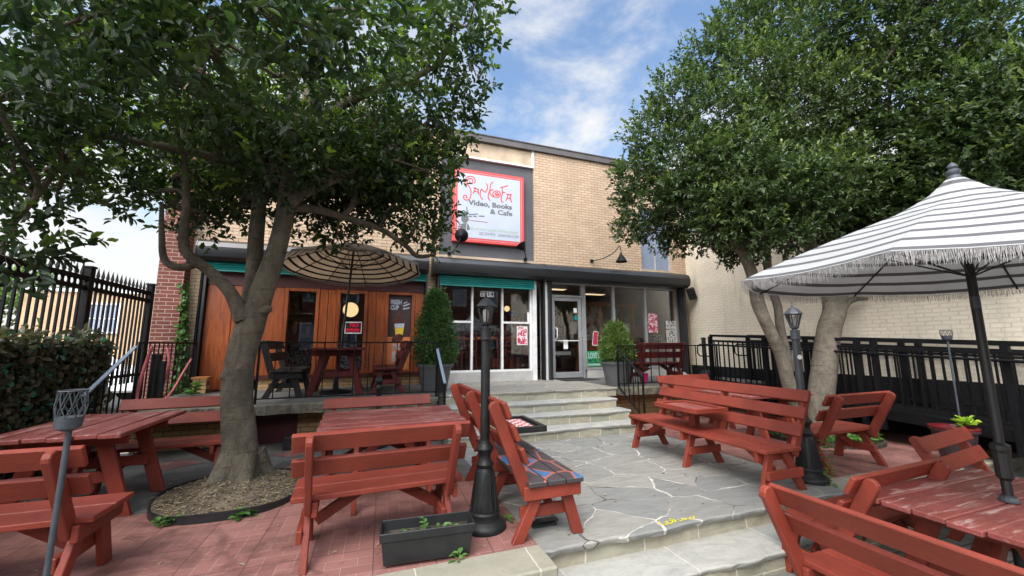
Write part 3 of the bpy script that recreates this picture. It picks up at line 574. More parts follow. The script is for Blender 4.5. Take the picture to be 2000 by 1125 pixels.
def umbrella(label, loc, base_z, rim_z, apex_z, rad, mat, tilt=(0, 0), n=8, fringe=True, rz=0.0, bow=.06, cap=True, lean=(0, 0), pole_mat='dark_pole', pole_r=.021, fl=.11):
    t = thing('parasol', label, 'parasol', loc, 0, 'striped parasols over the tables'); top = apex_z
    mb = MB(); mb.tube([(0, 0, base_z), (lean[0] * .5, lean[1] * .5, (base_z + top) / 2), (lean[0], lean[1], top - .02)], pole_r, 14); po = mb.build('pole', pole_mat, t, smooth=40)
    tx, ty = math.tan(tilt[0]), math.tan(tilt[1])
    def P(r, a, z): x = r * math.cos(a) + lean[0]; y = r * math.sin(a) + lean[1]; return (x, y, z + r * math.cos(a) * tx + r * math.sin(a) * ty)
    def surf(k0, fr, u, zr=None):      # panel k0, radial fraction fr, across u
        a0 = 2 * math.pi * k0 / n + rz; a1 = a0 + 2 * math.pi / n; r = rad * fr; z = rim_z + (apex_z - .12 - rim_z) * (1 - fr ** 1.12)
        p = Vector(P(r, a0, z)) * (1 - u) + Vector(P(r, a1, z)) * u; return p - Vector((0, 0, .030 * fr * fr * math.sin(math.pi * u) * 1.0))
    vs, fs, uvs = [], [], []; NR, NU = 10, 4
    for k in range(n):
        o = len(vs)
        for i in range(NR + 1):
            for j in range(NU + 1):
                fr = .10 + .90 * i / NR; vs.append(surf(k, fr, j / NU)); uvs.append((j / NU, fr))
        fs += [(o + i * (NU + 1) + j, o + i * (NU + 1) + j + 1, o + (i + 1) * (NU + 1) + j + 1, o + (i + 1) * (NU + 1) + j) for i in range(NR) for j in range(NU)]
    def cloth(nm, vs, fs, uvs, par, mt):
        me = bpy.data.meshes.new(nm); me.from_pydata([tuple(v) for v in vs], [], fs); uvl = me.uv_layers.new(name='radial')
        for p in me.polygons:
            for li in p.loop_indices: uvl.data[li].uv = uvs[me.loops[li].vertex_index]
        me.materials.append(M[mt]); ob = bpy.data.objects.new(nm, me); col.objects.link(ob); ob.parent = par
        sm = ob.modifiers.new('thickness', 'SOLIDIFY'); sm.thickness = .003; return ob
    ca = cloth('canopy', vs, fs, uvs, t, mat)
    if cap:
        vs, fs, uvs = [], [], []
        for k in range(n):
            a0 = 2 * math.pi * k / n + rz; a1 = a0 + 2 * math.pi / n; o = len(vs)
            for i in range(5):
                f = i / 4; r = rad * (.035 + .30 * f ** 1.0); z = apex_z - .005 - (apex_z - rim_z) * (.42 * f ** .72) + (.0)
                for j in range(3): p = Vector(P(r, a0, z)) * (1 - j / 2) + Vector(P(r, a1, z)) * (j / 2); vs.append(p + Vector((0, 0, .012 * math.sin(math.pi * j / 2) * f))); uvs.append((j / 2, .05 + .40 * f))
            fs += [(o + i * 3 + j, o + i * 3 + j + 1, o + (i + 1) * 3 + j + 1, o + (i + 1) * 3 + j) for i in range(4) for j in range(2)]
        cloth('vent_cap', vs, fs, uvs, ca, mat)
    mb = MB(); z = apex_z; mb.lathe([(.036, z - .03), (.045, z), (.038, z + .02), (.030, z + .03), (.042, z + .05), (.040, z + .065), (.022, z + .08), (.03, z + .095), (.024, z + .115), (.003, z + .135)], 16, (lean[0], lean[1], 0)); mb.build('finial', 'lamp_grey', po, smooth=40)
    for k in range(n):
        a = 2 * math.pi * k / n + rz; mb = MB(); mb.tube([Vector(P(.04, a, apex_z - .16)), Vector(P(rad * .5, a, rim_z + (apex_z - .12 - rim_z) * (1 - .5 ** 1.12) - .025)), Vector(P(rad * .985, a, rim_z - .012))], .008, 5)
        mid = Vector(P(rad * .48, a, rim_z + (apex_z - .12 - rim_z) * (1 - .48 ** 1.12) - .03)); mb.tube([Vector((lean[0] * .7, lean[1] * .7, rim_z - .02)), mid], .006, 5); mb.build('rib', pole_mat, t)
    if fringe:
        vs, fs = [], []
        for k in range(n):
            for j in range(int(280 * rad)):
                u = (j + random.random() * 1.5) / (280 * rad); u = min(1, u); p = surf(k, 1.0, u); q = surf(k, 1.0, min(1, u + .004)); d = (q - p); d = d.normalized() if d.length > 1e-6 else Vector((1, 0, 0))
                l = fl * (.75 + .45 * random.random()); o = len(vs); sw = Vector((random.uniform(-.012, .012), random.uniform(-.012, .012), 0)); w = random.uniform(.0006, .0014); nd = Vector((d.y, -d.x, 0)) * .0015
                a = p; b = p + sw * .5 - Vector((0, 0, l * .5)); c = p + sw - Vector((0, 0, l))
                for x, ww in ((a, w), (b, w * .9), (c, w * .4)): vs += [x - d * ww, x + d * ww]
                fs += [(o, o + 1, o + 3, o + 2), (o + 2, o + 3, o + 5, o + 4)]
        mb = MB(); mb.v = [tuple(v) for v in vs]; mb.f = fs; mb.build('fringe', 'fringe', ca)
    return t
def railing(label, pts, top_mat='iron', h=.86, sp=.115, posts=(0, -1), name='iron_railing', r=.007, group=None, base=.07, hz=None, pr=.014, toprad=.018):
    t = thing(name, label, 'railing', pts[0], 0, group); o = Vector(pts[0]); Q = [Vector(p) - o for p in pts]; up = Vector((0, 0, 1))
    mb = MB()
    for a, b in zip(Q[:-1], Q[1:]): mb.board(a + up * h, b + up * h, .022, .045, up.cross((b - a).normalized()))
    mb.build('top_rail', top_mat, t, bevel=.003)
    mb = MB()
    for a, b in zip(Q[:-1], Q[1:]): mb.board(a + up * base, b + up * base, .014, .028, up.cross((b - a).normalized()))
    mb.build('bottom_rail', 'iron', t)
    k = 0
    for a, b in zip(Q[:-1], Q[1:]):
        n = max(2, int((b - a).length / sp))
        for i in range(1, n):
            p = a.lerp(b, i / n); mb = MB(); mb.board(p + up * base, p + up * (h - .01), 2 * r, 2 * r); mb.build('baluster', 'iron', t)
    for i in posts:
        p = Q[i]; mb = MB(); mb.board(p, p + up * (h - .008), 2 * pr, 2 * pr); mb.build('post', 'iron', t)
    return t
# ------------------------------------------------------------------ setting: ground, terraces, steps
def struct(mb, name, mat, **k): return mb.build(name, mat, None, kind='structure', **k)
struct(MB().add([(-250, -250, -.36), (250, -250, -.36), (250, 250, -.36), (-250, 250, -.36)], [(0, 1, 2, 3)]), 'ground', 'asphalt')
struct(MB().add([(-8, -4, -.34), (8.5, -4, -.34), (8.5, 2.55, -.34), (-8, 2.55, -.34)], [(0, 1, 2, 3)]), 'lower_terrace', 'cobble')
def slab_edge(x0, x1, y0, y1, z0, z1, amp=.012, step=.07, seed=1):      # slab with an uneven broken front edge
    rg = random.Random(seed); n = max(3, int((x1 - x0) / step)); fr = []; wob = 0
    for i in range(n + 1):
        wob = wob * .7 + rg.uniform(-amp, amp); fr.append((x0 + (x1 - x0) * i / n, y0 + wob, rg.uniform(-amp, amp) * .5))
    v, f = [], []
    for x, y, d in fr: v += [(x, y + .012 + d * .4, z0), (x, y + abs(d) * .6, z0 + (z1 - z0) * .45), (x, y, z1 - .012), (x, y + .014, z1)]
    k = 4
    for i in range(n):
        for j in range(3): f.append((i * k + j, (i + 1) * k + j, (i + 1) * k + j + 1, i * k + j + 1))
    o = len(v); v += [(x0, y1, z0), (x1, y1, z0), (x0, y1, z1), (x1, y1, z1)]
    f.append(tuple([i * k + 3 for i in range(n + 1)]) + (o + 3, o + 2)); f.append(tuple([i * k for i in range(n + 1)])[::-1] + (o, o + 1)); f.append((0, 1, 2, 3, o + 2, o)); f.append((n * k, o + 1, o + 3, n * k + 3, n * k + 2, n * k + 1)); f.append((o, o + 2, o + 3, o + 1))
    return MB().add(v, f)
struct(MB().box(1.1, 8.5, 2.50, 2.86, -.36, -.215), 'lower_step', 'riser')
struct(slab_edge(1.1, 8.5, 2.46, 2.86, -.21, -.165, .014, seed=4), 'lower_step_tread', 'tread')
struct(MB().box(-8, 8.5, 2.86, 8.9, -.36, -.052), 'terrace_base', 'riser')
struct(slab_edge(1.26, 4.62, 2.80, 5.80, -.050, .0, .016, seed=2), 'flagstone_path', 'flag')
struct(MB().box(-8, 1.256, 2.56, 2.88, -.36, .022), 'border_stone', 'cap', bevel=.012)
struct(slab_edge(4.624, 8.5, 2.80, 3.10, -.050, .006, .012, seed=3), 'border_slab', 'cap')
struct(MB().box(-8, 1.256, 2.884, 4.62, -.05, .0), 'red_paving', 'red_paver')
struct(MB().box(4.624, 8.5, 3.104, 7.2, -.05, .0), 'red_paving', 'red_paver')
struct(MB().box(-8, 1.256, 4.624, 7.2, -.05, -.002), 'grey_paving', 'grey_paver')
mb = MB()
for cx_, cy_, s_ in ((-.75, 5.55, .34), (.05, 5.75, .30), (.75, 6.1, .3), (-.05, 6.45, .3), (-.85, 6.35, .3), (-2.2, 6.3, .32)):
    mb.add([(cx_ - s_, cy_, .003), (cx_, cy_ - s_ * .7, .003), (cx_ + s_, cy_, .003), (cx_, cy_ + s_ * .7, .003)], [(0, 1, 2, 3)])
struct(mb, 'red_inlay_paving', 'red_paver')
# raised deck with its rough slab edge, and the stone steps up to it
struct(MB().box(-3.0, 1.14, 7.12, 8.9, -.05, .49), 'deck_wall', 'base_brick'); struct(MB().box(4.66, 8.5, 7.12, 8.9, -.05, .49), 'deck_wall', 'base_brick')
struct(slab_edge(-3.0, 1.13, 6.58, 8.9, .495, .636, .03, .06, 7), 'deck_slab', 'stone_edge'); struct(slab_edge(4.665, 8.5, 6.60, 8.9, .495, .636, .03, .06, 8), 'deck_slab', 'stone_edge')
struct(MB().box(-3.0, 1.13, 6.68, 8.9, .637, .641), 'deck_paving', 'grey_paver')
struct(MB().box(4.665, 8.5, 6.70, 8.9, .637, .641), 'deck_paving', 'grey_paver')
XR = (4.50, 4.44, 4.38, 4.60)
for i in range(4):
    y0 = 5.76 + .31 * i; z0 = .16 * i
    struct(MB().box(1.14, XR[i], y0 + .03, 8.9 if i == 3 else y0 + .36, z0 + (.001 if i else -.05), z0 + .112), 'step_riser', 'riser')
    struct(slab_edge(1.14, XR[i] + .02, y0, 8.9 if i == 3 else y0 + .37, z0 + .114, z0 + .16, .012, .07, 20 + i), 'step_tread', 'flag_deck' if i == 3 else 'tread')
# ------------------------------------------------------------------ the shop building
B = thing('shop_building', 'tan brick two storey shop with wood front, dark shutter boxes and glass storefront', 'building', (0, 0, 0))
def part(mb, name, mat, parent=None, **k): return mb.build(name, mat, parent or B, **k)
FY = 8.80
w = MB(); w.box(-3.0, 1.44, FY, FY + .3, 2.90, 6.40); w.box(3.81, 7.02, FY, FY + .3, 3.02, 6.40); w.box(8.06, 8.54, FY, FY + .3, .64, 6.40)
w.box(7.02, 8.06, FY, FY + .3, 5.3, 6.40); w.box(7.02, 8.06, FY, FY + .3, 3.02, 3.50); w.box(1.44, 3.81, FY + .001, FY + .3, 3.02, 3.50); w.box(-3.14, -2.88, FY, FY + .3, 0, 2.897).box(-3.14, -3.001, FY, FY + .3, 2.90, 6.40); w.box(1.15, 1.44, FY + .002, FY + .3, 2.6, 2.897)
part(w, 'wall', 'tan_brick')
part(MB().box(-1.92, 1.13, FY - .02, FY + .2, .64, .835), 'base_wall', 'base_brick')
part(MB().box(1.442, 3.808, FY + .07, FY + .3, 3.502, 5.945), 'sign_recess_panel', 'panel_grey')
part(MB().box(1.442, 3.808, FY + .03, FY + .3, 5.99, 6.398), 'stucco_band', 'stucco')
part(MB().box(1.442, 3.808, FY - .005, FY + .3, 5.947, 5.988).box(3.76, 3.808, FY - .004, FY + .029, 5.99, 6.398), 'white_trim', 'white_paint')
part(MB().box(-3.05, 8.56, FY - .07, FY + .45, 6.402, 6.55).box(-3.05, 8.56, FY - .09, FY + .45, 6.552, 6.575), 'roof_coping', 'coping')
part(MB().box(-3.0, 8.54, FY + .31, 16, 6.2, 6.39), 'roof', 'coping'); part(MB().box(-3.0, -2.8, FY + .31, 16, 0, 6.39), 'side_wall', 'tan_brick_y')
part(MB().box(1.40, 3.85, FY - .06, FY - .003, 3.42, 3.495), 'stone_ledge', 'stucco'); part(MB().box(6.95, 8.12, FY - .05, FY - .003, 3.45, 3.51), 'stone_ledge', 'stucco')
uw = part(MB().box(7.02, 7.06, FY + .08, FY + .16, 3.50, 5.3).box(7.53, 7.56, FY + .08, FY + .16, 3.50, 5.3).box(8.02, 8.06, FY + .08, FY + .16, 3.50, 5.3), 'upper_window', 'grey_paint')
part(MB().box(7.06, 8.02, FY + .11, FY + .13, 3.5, 5.3), 'pane', 'blue_pane', uw)
part(MB().box(-3.52, -3.135, 8.55, 8.797, 0, 6.7), 'brick_pier', 'red_brick')
part(MB().tube([(-2.93, 8.74, .64), (-2.93, 8.74, 3.3)], .028, 10), 'downpipe', 'iron', smooth=40)
for q in ((-2.885, -2.845, 8.68, 8.798, .64, 2.95), (1.145, 1.185, 8.62, 8.79, .64, 3.0), (1.40, 1.438, 8.62, 8.79, .64, 3.0), (3.95, 3.99, 8.62, 8.8, .64, 3.0), (4.09, 4.168, 8.60, 8.8, .64, 3.0), (8.17, 8.245, 8.55, 8.79, .64, 3.0)): part(MB().box(*q), 'shutter_guide', 'housing')
part(MB().box(1.187, 1.398, 8.68, 9.1, .64, 2.60), 'pilaster', 'grey_paint'); part(MB().box(3.70, 3.80, 8.70, 8.95, .64, 2.99), 'pilaster', 'white_paint'); part(MB().box(3.992, 4.088, 8.70, 8.95, .64, 2.99), 'pilaster', 'white_paint')
prof = [(8.79, 3.005), (8.47, 3.005), (8.37, 3.06), (8.345, 3.14), (8.345, 3.24), (8.39, 3.33), (8.50, 3.385), (8.79, 3.41)]
for a, b in ((-2.93, 1.15), (1.29, 3.90), (3.94, 8.22)):
    part(MB().prism(prof, a, b).prism([(y + (8.6 - y) * -.035, z + (3.2 - z) * -.05) for y, z in prof], a - .018, a).prism([(y + (8.6 - y) * -.035, z + (3.2 - z) * -.05) for y, z in prof], b, b + .018), 'shutter_box', 'housing', smooth=25)
def slats(x0, x1, z0, z1, y):
    mb = MB(); n = int((z1 - z0) / .045)
    for i in range(n): z = z0 + (z1 - z0) * i / n; h = (z1 - z0) / n; mb.prism([(y + .03, z), (y, z + .006), (y - .012, z + h * .5), (y, z + h - .004), (y + .03, z + h)], x0, x1)
    mb.box(x0, x1, y - .02, y + .04, z0 - .03, z0 - .001); return mb
part(slats(1.44, 3.695, 2.80, 3.0, 8.58), 'roller_shutter', 'teal'); part(slats(-2.84, 1.14, 2.86, 3.0, 8.58), 'roller_shutter', 'teal')
# wooden shop front
wd = MB()
for a, b in ((-2.84, -2.42), (-2.42, -2.0), (-1.995, -1.56), (-.94, -.78), (-.78, -.62), (-.02, .15), (.15, .33), (.94, 1.14)):
    wd.box(a + .004, b - .004, FY - .03, FY + .12, .90 if a > -2.0 else .66, 2.60)
part(wd, 'wood_panelling', 'wood_panel', bevel=.006)
part(MB().box(-2.84, 1.143, FY - .05, FY + .14, 2.602, 2.93), 'frieze', 'wood_dark'); part(MB().box(-1.995, 1.143, FY - .07, FY + .14, .837, .898), 'sill', 'wood_dark')
for a, b in ((-1.56, -.94), (-.62, -.02), (.33, .94)):
    f = part(MB().box(a, a + .065, FY - .045, FY + .10, .90, 2.60).box(b - .065, b, FY - .045, FY + .10, .90, 2.60).box(a + .066, b - .066, FY - .044, FY + .10, 2.535, 2.60).box(a + .066, b - .066, FY - .044, FY + .10, .90, .95), 'shop_window', 'wood_panel', bevel=.005)
    part(MB().box(a + .066, b - .066, FY + .035, FY + .041, .952, 2.533), 'pane', 'glass', f)
# glass storefront with the bar window
def storefront(name, xs, z0, z1, mids, y=FY + .03, fw=.045, mat='white_paint'):
    mb = MB(); mb.box(xs[0] - fw / 2, xs[-1] + fw / 2, y - .05, y + .05, z0 - fw, z0).box(xs[0] - fw / 2, xs[-1] + fw / 2, y - .05, y + .05, z1, z1 + fw)
    for x in xs: mb.box(x - fw / 2, x + fw / 2, y - .052, y + .048, z0 + .0005, z1 - .0005)
    for i, z in mids: mb.box(xs[i] + fw / 2 + .0005, xs[i + 1] - fw / 2 - .0005, y - .045, y + .045, z - fw / 2, z + fw / 2)
    f = part(mb, name, mat)
    for a, b in zip(xs[:-1], xs[1:]): part(MB().box(a + fw / 2, b - fw / 2, y - .004, y + .002, z0, z1), 'pane', 'glass', f)
    return f
X1, X2 = at(922, 620, FY)[0], at(981, 620, FY)[0]
storefront('bar_window', [1.50, X1, X2, 3.68], .90, 2.95, ((0, 1.985), (2, 1.985)))
part(MB().box(1.44, 3.698, FY - .03, FY + .2, .64, .853), 'base_panel', 'grey_paint')
XS = [5.17, 6.05, 7.06, 8.10]
storefront('shop_front_glazing', XS, .90, 2.97, (), mat='alu', fw=.055); part(MB().box(5.20, 8.13, FY - .01, FY + .2, .64, .843), 'base_panel', 'grey_paint')
tr = part(MB().box(4.17, 4.225, FY - .02, FY + .08, .64, 3.02).box(5.085, 5.14, FY - .02, FY + .08, .64, 3.02).box(4.226, 5.084, FY - .018, FY + .08, 2.64, 2.70).box(4.226, 5.084, FY - .018, FY + .08, 2.965, 3.02), 'door_frame', 'alu'); part(MB().box(4.226, 5.084, FY + .02, FY + .026, 2.701, 2.964), 'transom_pane', 'glass', tr)
dr = part(MB().box(4.235, 4.325, FY - .01, FY + .05, .665, 2.63).box(4.985, 5.075, FY - .01, FY + .05, .665, 2.63).box(4.326, 4.984, FY - .008, FY + .05, 2.55, 2.63).box(4.326, 4.984, FY - .008, FY + .05, .665, .80), 'door', 'alu', bevel=.004)
part(MB().box(4.326, 4.984, FY + .01, FY + .016, .801, 2.549), 'pane', 'glass', dr)
part(MB().tube([(4.33, FY - .012, 1.60), (4.33, FY - .07, 1.60), (4.345, FY - .085, 1.63), (4.35, FY - .085, 1.84), (4.33, FY - .07, 1.87), (4.33, FY - .012, 1.87)], .013, 8).tube([(4.30, FY - .03, 1.56), (4.98, FY - .03, 1.56)], .012, 8), 'handle', 'white_paint', dr, smooth=50)
# shop interior
part(MB().box(-2.79, 8.5, FY + .32, 13.2, .55, .60), 'interior_floor', 'interior_floor'); part(MB().box(-2.79, 8.5, FY + .32, 13.2, 3.25, 3.3), 'interior_ceiling', 'ceiling'); part(MB().box(-2.79, 8.5, 13.0, 13.2, .6, 3.25), 'interior_back_wall', 'interior'); part(MB().box(8.4, 8.5, FY + .32, 12.99, .6, 3.25), 'interior_side_wall', 'interior')
part(MB().box(1.2, 1.3, FY + .32, 11.0, .6, 3.25), 'interior_partition', 'interior')
# ------------------------------------------------------------------ neighbour wall and ramp
nw = MB().box(8.55, 8.95, -6, 20, -.36, 4.55).build('neighbour_wall', 'cream_brick'); tag(nw, 'tall cream painted brick wall with black base behind the ramp', 'wall')
MB().box(8.53, 8.97, -6, 20, 4.552, 4.62).build('wall_coping', 'stucco', nw)
rp = thing('access_ramp', 'black steel access ramp sloping along the cream wall', 'ramp', (7.3, 6.6, 0))
def rz_(Y): return .60 - (6.9 - Y) * .045
mb = MB(); mb.add([(0, .3, rz_(6.9) - 0), (1.2, .3, rz_(6.9)), (1.2, -6, rz_(.6)), (0, -6, rz_(.6)), (0, .3, rz_(6.9) - .05), (1.2, .3, rz_(6.9) - .05), (1.2, -6, rz_(.6) - .05), (0, -6, rz_(.6) - .05)], [(0, 1, 2, 3), (7, 6, 5, 4), (0, 3, 7, 4), (1, 5, 6, 2), (3, 2, 6, 7), (0, 4, 5, 1)])
mb.build('deck', 'ramp_black', rp)
mb = MB(); mb.add([(-.03, .3, rz_(6.9) + .04), (-.03, -6, rz_(.6) + .04), (-.03, -6, rz_(.6) - .10), (-.03, .3, rz_(6.9) - .10), (.0, .3, rz_(6.9) + .04), (.0, -6, rz_(.6) + .04), (.0, -6, rz_(.6) - .10), (.0, .3, rz_(6.9) - .10)], [(0, 1, 2, 3), (7, 6, 5, 4), (0, 4, 5, 1), (3, 2, 6, 7), (0, 3, 7, 4), (1, 5, 6, 2)])
mb.build('side_channel', 'ramp_black', rp)
for y in np.arange(.2, -6, -1.25):
    MB().box(-.02, .04, y - .03, y + .03, 0, rz_(6.6 + y) - .1).build('support_leg', 'ramp_black', rp)
MB().box(1.0, 1.2, -6, .3, -.34, .32).build('inner_skirt', 'ramp_black', rp)
rr = thing('ramp_railing', 'black double rail guard with balusters beside the ramp', 'railing', (7.27, 6.6, 0))
def RZ(Y, h): return rz_(Y + 6.6) + h
mb = MB()
for h, wd_ in ((1.06, .05), (.945, .045), (.10, .035)): mb.board((0, .3, RZ(.3, h)), (0, -6, RZ(-6, h)), wd_, .045, (1, 0, 0))
mb.build('rails', 'ramp_black', rr)
mb = MB()
for h in (.86,): mb.tube([(-.07, .3, RZ(.3, h)), (-.07, -6, RZ(-6, h))], .019, 8)
mb.tube([(-.07, .3, RZ(.3, .86)), (-.07, .55, RZ(.3, .86)), (-.07, .62, RZ(.3, .80)), (-.07, .62, RZ(.3, .66)), (-.07, .55, RZ(.3, .60)), (-.07, .3, RZ(.3, .60))], .015, 8); mb.build('grab_rail', 'ramp_black', rr, smooth=50)
for y in (.3, -1.0, -1.22, -2.55, -2.77, -4.1, -4.32, -5.6): mb = MB(); mb.box(-.035, .035, y - .035, y + .035, RZ(y, -.25), RZ(y, 1.04)); mb.build('post', 'ramp_black', rr)
for i in range(52):
    y = .2 - i * .12
    mb = MB(); mb.board((0, y, RZ(y, .1)), (0, y, RZ(y, .94)), .02, .02); mb.build('baluster', 'ramp_black', rr)
rr2 = copy_tree(rr, 'second black guard rail on the wall side of the ramp', (8.42, 6.6, 0), 0)
# ------------------------------------------------------------------ deck railings
railing('long black iron railing with thin balusters along the deck below the wooden front', [(-1.46, 6.68, .64), (1.10, 6.68, .64)], h=.87, sp=.20, posts=(0, -1), group='iron railings round the deck')
t = railing('short black handrail stepping down the left side of the stone stairs', [(1.10, 6.66, .60), (1.115, 5.98, .10)], 'hl_blue', h=.80, sp=.12, posts=(-1,), name='stair_handrail', group='stair handrails')
railing('black iron railing in front of the dark red bench on the right deck', [(4.64, 6.68, .64), (7.2, 6.68, .64)], h=.80, sp=.19, posts=(0, -1), group='iron railings round the deck')
t = railing('short worn handrail with peeling paint at the right of the stone stairs', [(4.64, 6.64, .56), (4.68, 6.0, .08)], 'iron', h=.80, sp=.14, posts=(-1,), name='stair_handrail', group='stair handrails')
railing('black railing by the red brick pier at the left end of the deck', [(-2.86, 6.72, .64), (-2.86, 8.6, .64)], h=.87, sp=.13, posts=(0, -1), group='iron railings round the deck')
railing('blue grey handrail sloping down beside the leafy screen', [(-2.88, 6.68, .60), (-2.88, 5.75, .06)], 'hl_blue', h=.86, sp=.12, posts=(-1,), name='stair_handrail', group='stair handrails')
# ------------------------------------------------------------------ picket fence and leafy screen on the left
pf = thing('picket_fence', 'black metal fence with spear points and rings above the leafy screen', 'fence', (-3.42, 8.15, 0))
mb = MB()
for z, hh in ((2.31, .045), (2.175, .045), (1.0, .04)): mb.box(-.02, .02, -6.2, 0, z, z + hh)
mb.build('rails', 'iron', pf)
for y in (0, -1.56, -3.2, -4.9): mb = MB(); mb.box(-.045, .045, y - .045, y + .045, .0, 2.46).box(-.055, .055, y - .055, y + .055, 2.462, 2.49); mb.build('post', 'iron', pf, bevel=.006)
for i in range(1, 58):
    y = -i * .106
    if min(abs(y - q) for q in (0, -1.56, -3.2, -4.9)) < .05: continue
    mb = MB(); mb.box(-.011, .011, y - .011, y + .011, .9, 2.38).add([(-.016, y - .016, 2.38), (.016, y - .016, 2.38), (.016, y + .016, 2.38), (-.016, y + .016, 2.38), (0, y, 2.51)], [(0, 1, 4), (1, 2, 4), (2, 3, 4), (3, 0, 4), (3, 2, 1, 0)]); mb.build('picket', 'iron', pf)
mb = MB()
for i in range(58):
    y = -(i + .5) * .106; mb.tube([(0, y + .043 * math.cos(a), 2.265 + .043 * math.sin(a)) for a in np.linspace(0, 2 * math.pi, 15)], .009, 5, False)
mb.build('ring_row', 'iron', pf)
sc_ = thing('leaf_screen', 'dark artificial ivy screen panel covering the boundary under the black fence', 'screen', (-3.36, 4.5, 0))
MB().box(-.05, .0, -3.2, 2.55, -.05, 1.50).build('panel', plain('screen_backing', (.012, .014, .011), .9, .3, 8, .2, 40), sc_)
n = 9000; P = np.stack([.0 + .09 * RNG.random(n) ** 2, -3.2 + 5.75 * RNG.random(n), 1.53 * RNG.random(n)], 1); d = unit(n); d[:, 0] = np.abs(d[:, 0]) * .7; d[:, 2] -= .4
leaves('leaf_cover', P, d, unit(n) + np.array([1.2, 0, .5]), .075 * (.6 + .8 * RNG.random(n)), .05, (RNG.random(n) < .16) * RNG.random(n), 'ivy', sc_)
n = 900; P = np.stack([-.08 + .2 * RNG.random(n), -3.2 + 5.75 * RNG.random(n), 1.46 + .17 * RNG.random(n) ** 2.2], 1); P[:, 2] += .05 * np.sin(P[:, 1] * 7) + .04 * np.sin(P[:, 1] * 17 + 1); d = unit(n); d[:, 2] = np.abs(d[:, 2])
leaves('top_leaf_cover', P, d, unit(n), .075 * (.6 + .8 * RNG.random(n)), .05, (RNG.random(n) < .1) * .5, 'ivy', sc_)
# ------------------------------------------------------------------ benches and tables
b2 = bench('red bench seen from behind, in front of the middle table beside the black planter box', (.16, 3.21, 0), R(2.5))
copy_tree(b2, 'red bench at the left edge seen from behind, half hidden by the grey torch pole', (-2.12, 3.31, 0), R(-1))
b3 = copy_tree(b2, 'red bench against the leafy screen, facing the viewer behind the long left table', (-2.02, 5.80, 0), R(183)); b3.scale = (1, 1, .95)
b4 = copy_tree(b2, 'red bench on the far side of the middle table, only its backrest top showing', (.18, 5.17, 0), R(181)); b4.scale = (1.05, 1, .93)
copy_tree(b2, 'red bench with rounded posts seen from behind, between the right lamp post and the ramp', (5.48, 3.27, 0), R(1))
copy_tree(b2, 'red bench facing the viewer in front of the red pot and the ramp', (5.72, 2.32, -.34), R(187))
copy_tree(b2, 'red bench pressed against the far edge of the parasol table, only its top showing', (3.78, 2.12, -.34), R(3))
b8 = bench('large foreground red bench seen from behind at the bottom right corner', (2.70, 1.38, -.34), R(-90), L=1.22, lean=.28, top=.90, inset=.02)
copy_tree(b2, 'red bench behind the long bench at the foot of the right deck, facing the viewer', (5.62, 5.86, 0), R(180))
picnic_table('long left red table with worn red planks tinted purple for sky sheen in front of the leafy screen', (-2.34, 4.94, 0), R(90), L=1.28, W=.92)
picnic_table('middle red table with cracked top planks between two red benches', (.28, 4.40, 0), R(1), L=1.32, W=.94)
picnic_table('foreground red table with paint worn pale and a parasol pole through its top', (4.14, 1.52, -.34), R(0), L=1.58, W=.98)
picnic_table('red table behind the long bench, seen through the gaps of its backrest', (5.6, 4.55, 0), R(0), L=1.25, W=.9)
lb = bench('long three-slat red bench with a small square table in the middle of its seat', (4.17, 4.0, 0), R(90), L=2.16, slats=3, seat_z=.44, top=.97, lean=.30, frames=[-1.0, 0, .98], planks=3, table=(.10, .50, .69, 'red', 'red_top'), group='long benches with built-in tables', depth=.50)
bb = bench('long bench with black hand-painted seat and a chequered game board table', (1.19, 3.72, 0), R(-90), L=1.66, slats=3, seat_z=.44, top=1.03, lean=.28, frames=[-.74, 0, .74], planks=3, seat_mat='mural_seat', back_mat='red', table=(-.12, .42, .69, 'blk_wood', 'checker'), group='long benches with built-in tables', depth=.46)
dk = 'dark furniture on the raised deck'
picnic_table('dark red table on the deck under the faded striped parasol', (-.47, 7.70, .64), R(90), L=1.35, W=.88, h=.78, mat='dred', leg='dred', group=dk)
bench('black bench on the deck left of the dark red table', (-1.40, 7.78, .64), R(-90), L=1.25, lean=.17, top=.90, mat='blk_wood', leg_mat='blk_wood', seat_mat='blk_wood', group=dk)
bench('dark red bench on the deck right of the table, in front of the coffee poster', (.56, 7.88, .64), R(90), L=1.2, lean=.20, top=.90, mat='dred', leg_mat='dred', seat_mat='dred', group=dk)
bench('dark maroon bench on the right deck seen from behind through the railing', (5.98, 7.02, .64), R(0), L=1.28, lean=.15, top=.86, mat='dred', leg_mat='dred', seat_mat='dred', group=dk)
# ------------------------------------------------------------------ lamp posts, torches, parasols
lamp_post('tall black lamp post with six-sided lantern beside the planter box', (.965, 3.32, 0), 'iron_matte', 1.95, 0)
lamp_post('weathered grey-blue lamp post with a white sticker beside the long red bench', (4.60, 3.16, 0), 'lamp_grey', 1.96, 1)
MB().lathe([(.0, 0), (.026, 0), (.026, .002), (0, .002)], 14).build('round_sticker', 'white_plastic', [o for o in col.objects if o.get('label', '').startswith('weathered grey-blue')][0])
st = bpy.data.objects['round_sticker']; st.location = (-.018, -.036, 1.315); st.rotation_euler = (R(90), 0, R(-26))
torch('grey metal torch with a lattice basket standing in front of the left bench', (-1.30, 2.52, 0), 1.26, 'lamp_grey', .050, .17)
torch('dark thin torch standing in the red pot by the ramp', (7.03, 2.90, .30), 1.34, 'lamp_grey', .055, .12)
umbrella('large white and grey striped parasol with fringe and carved finial above the foreground table', (4.12, 1.52, 0), -.34, 1.97, 2.70, 1.50, 'canopy', tilt=(0, R(1.2)), rz=R(10), pole_r=.026, fl=.072)
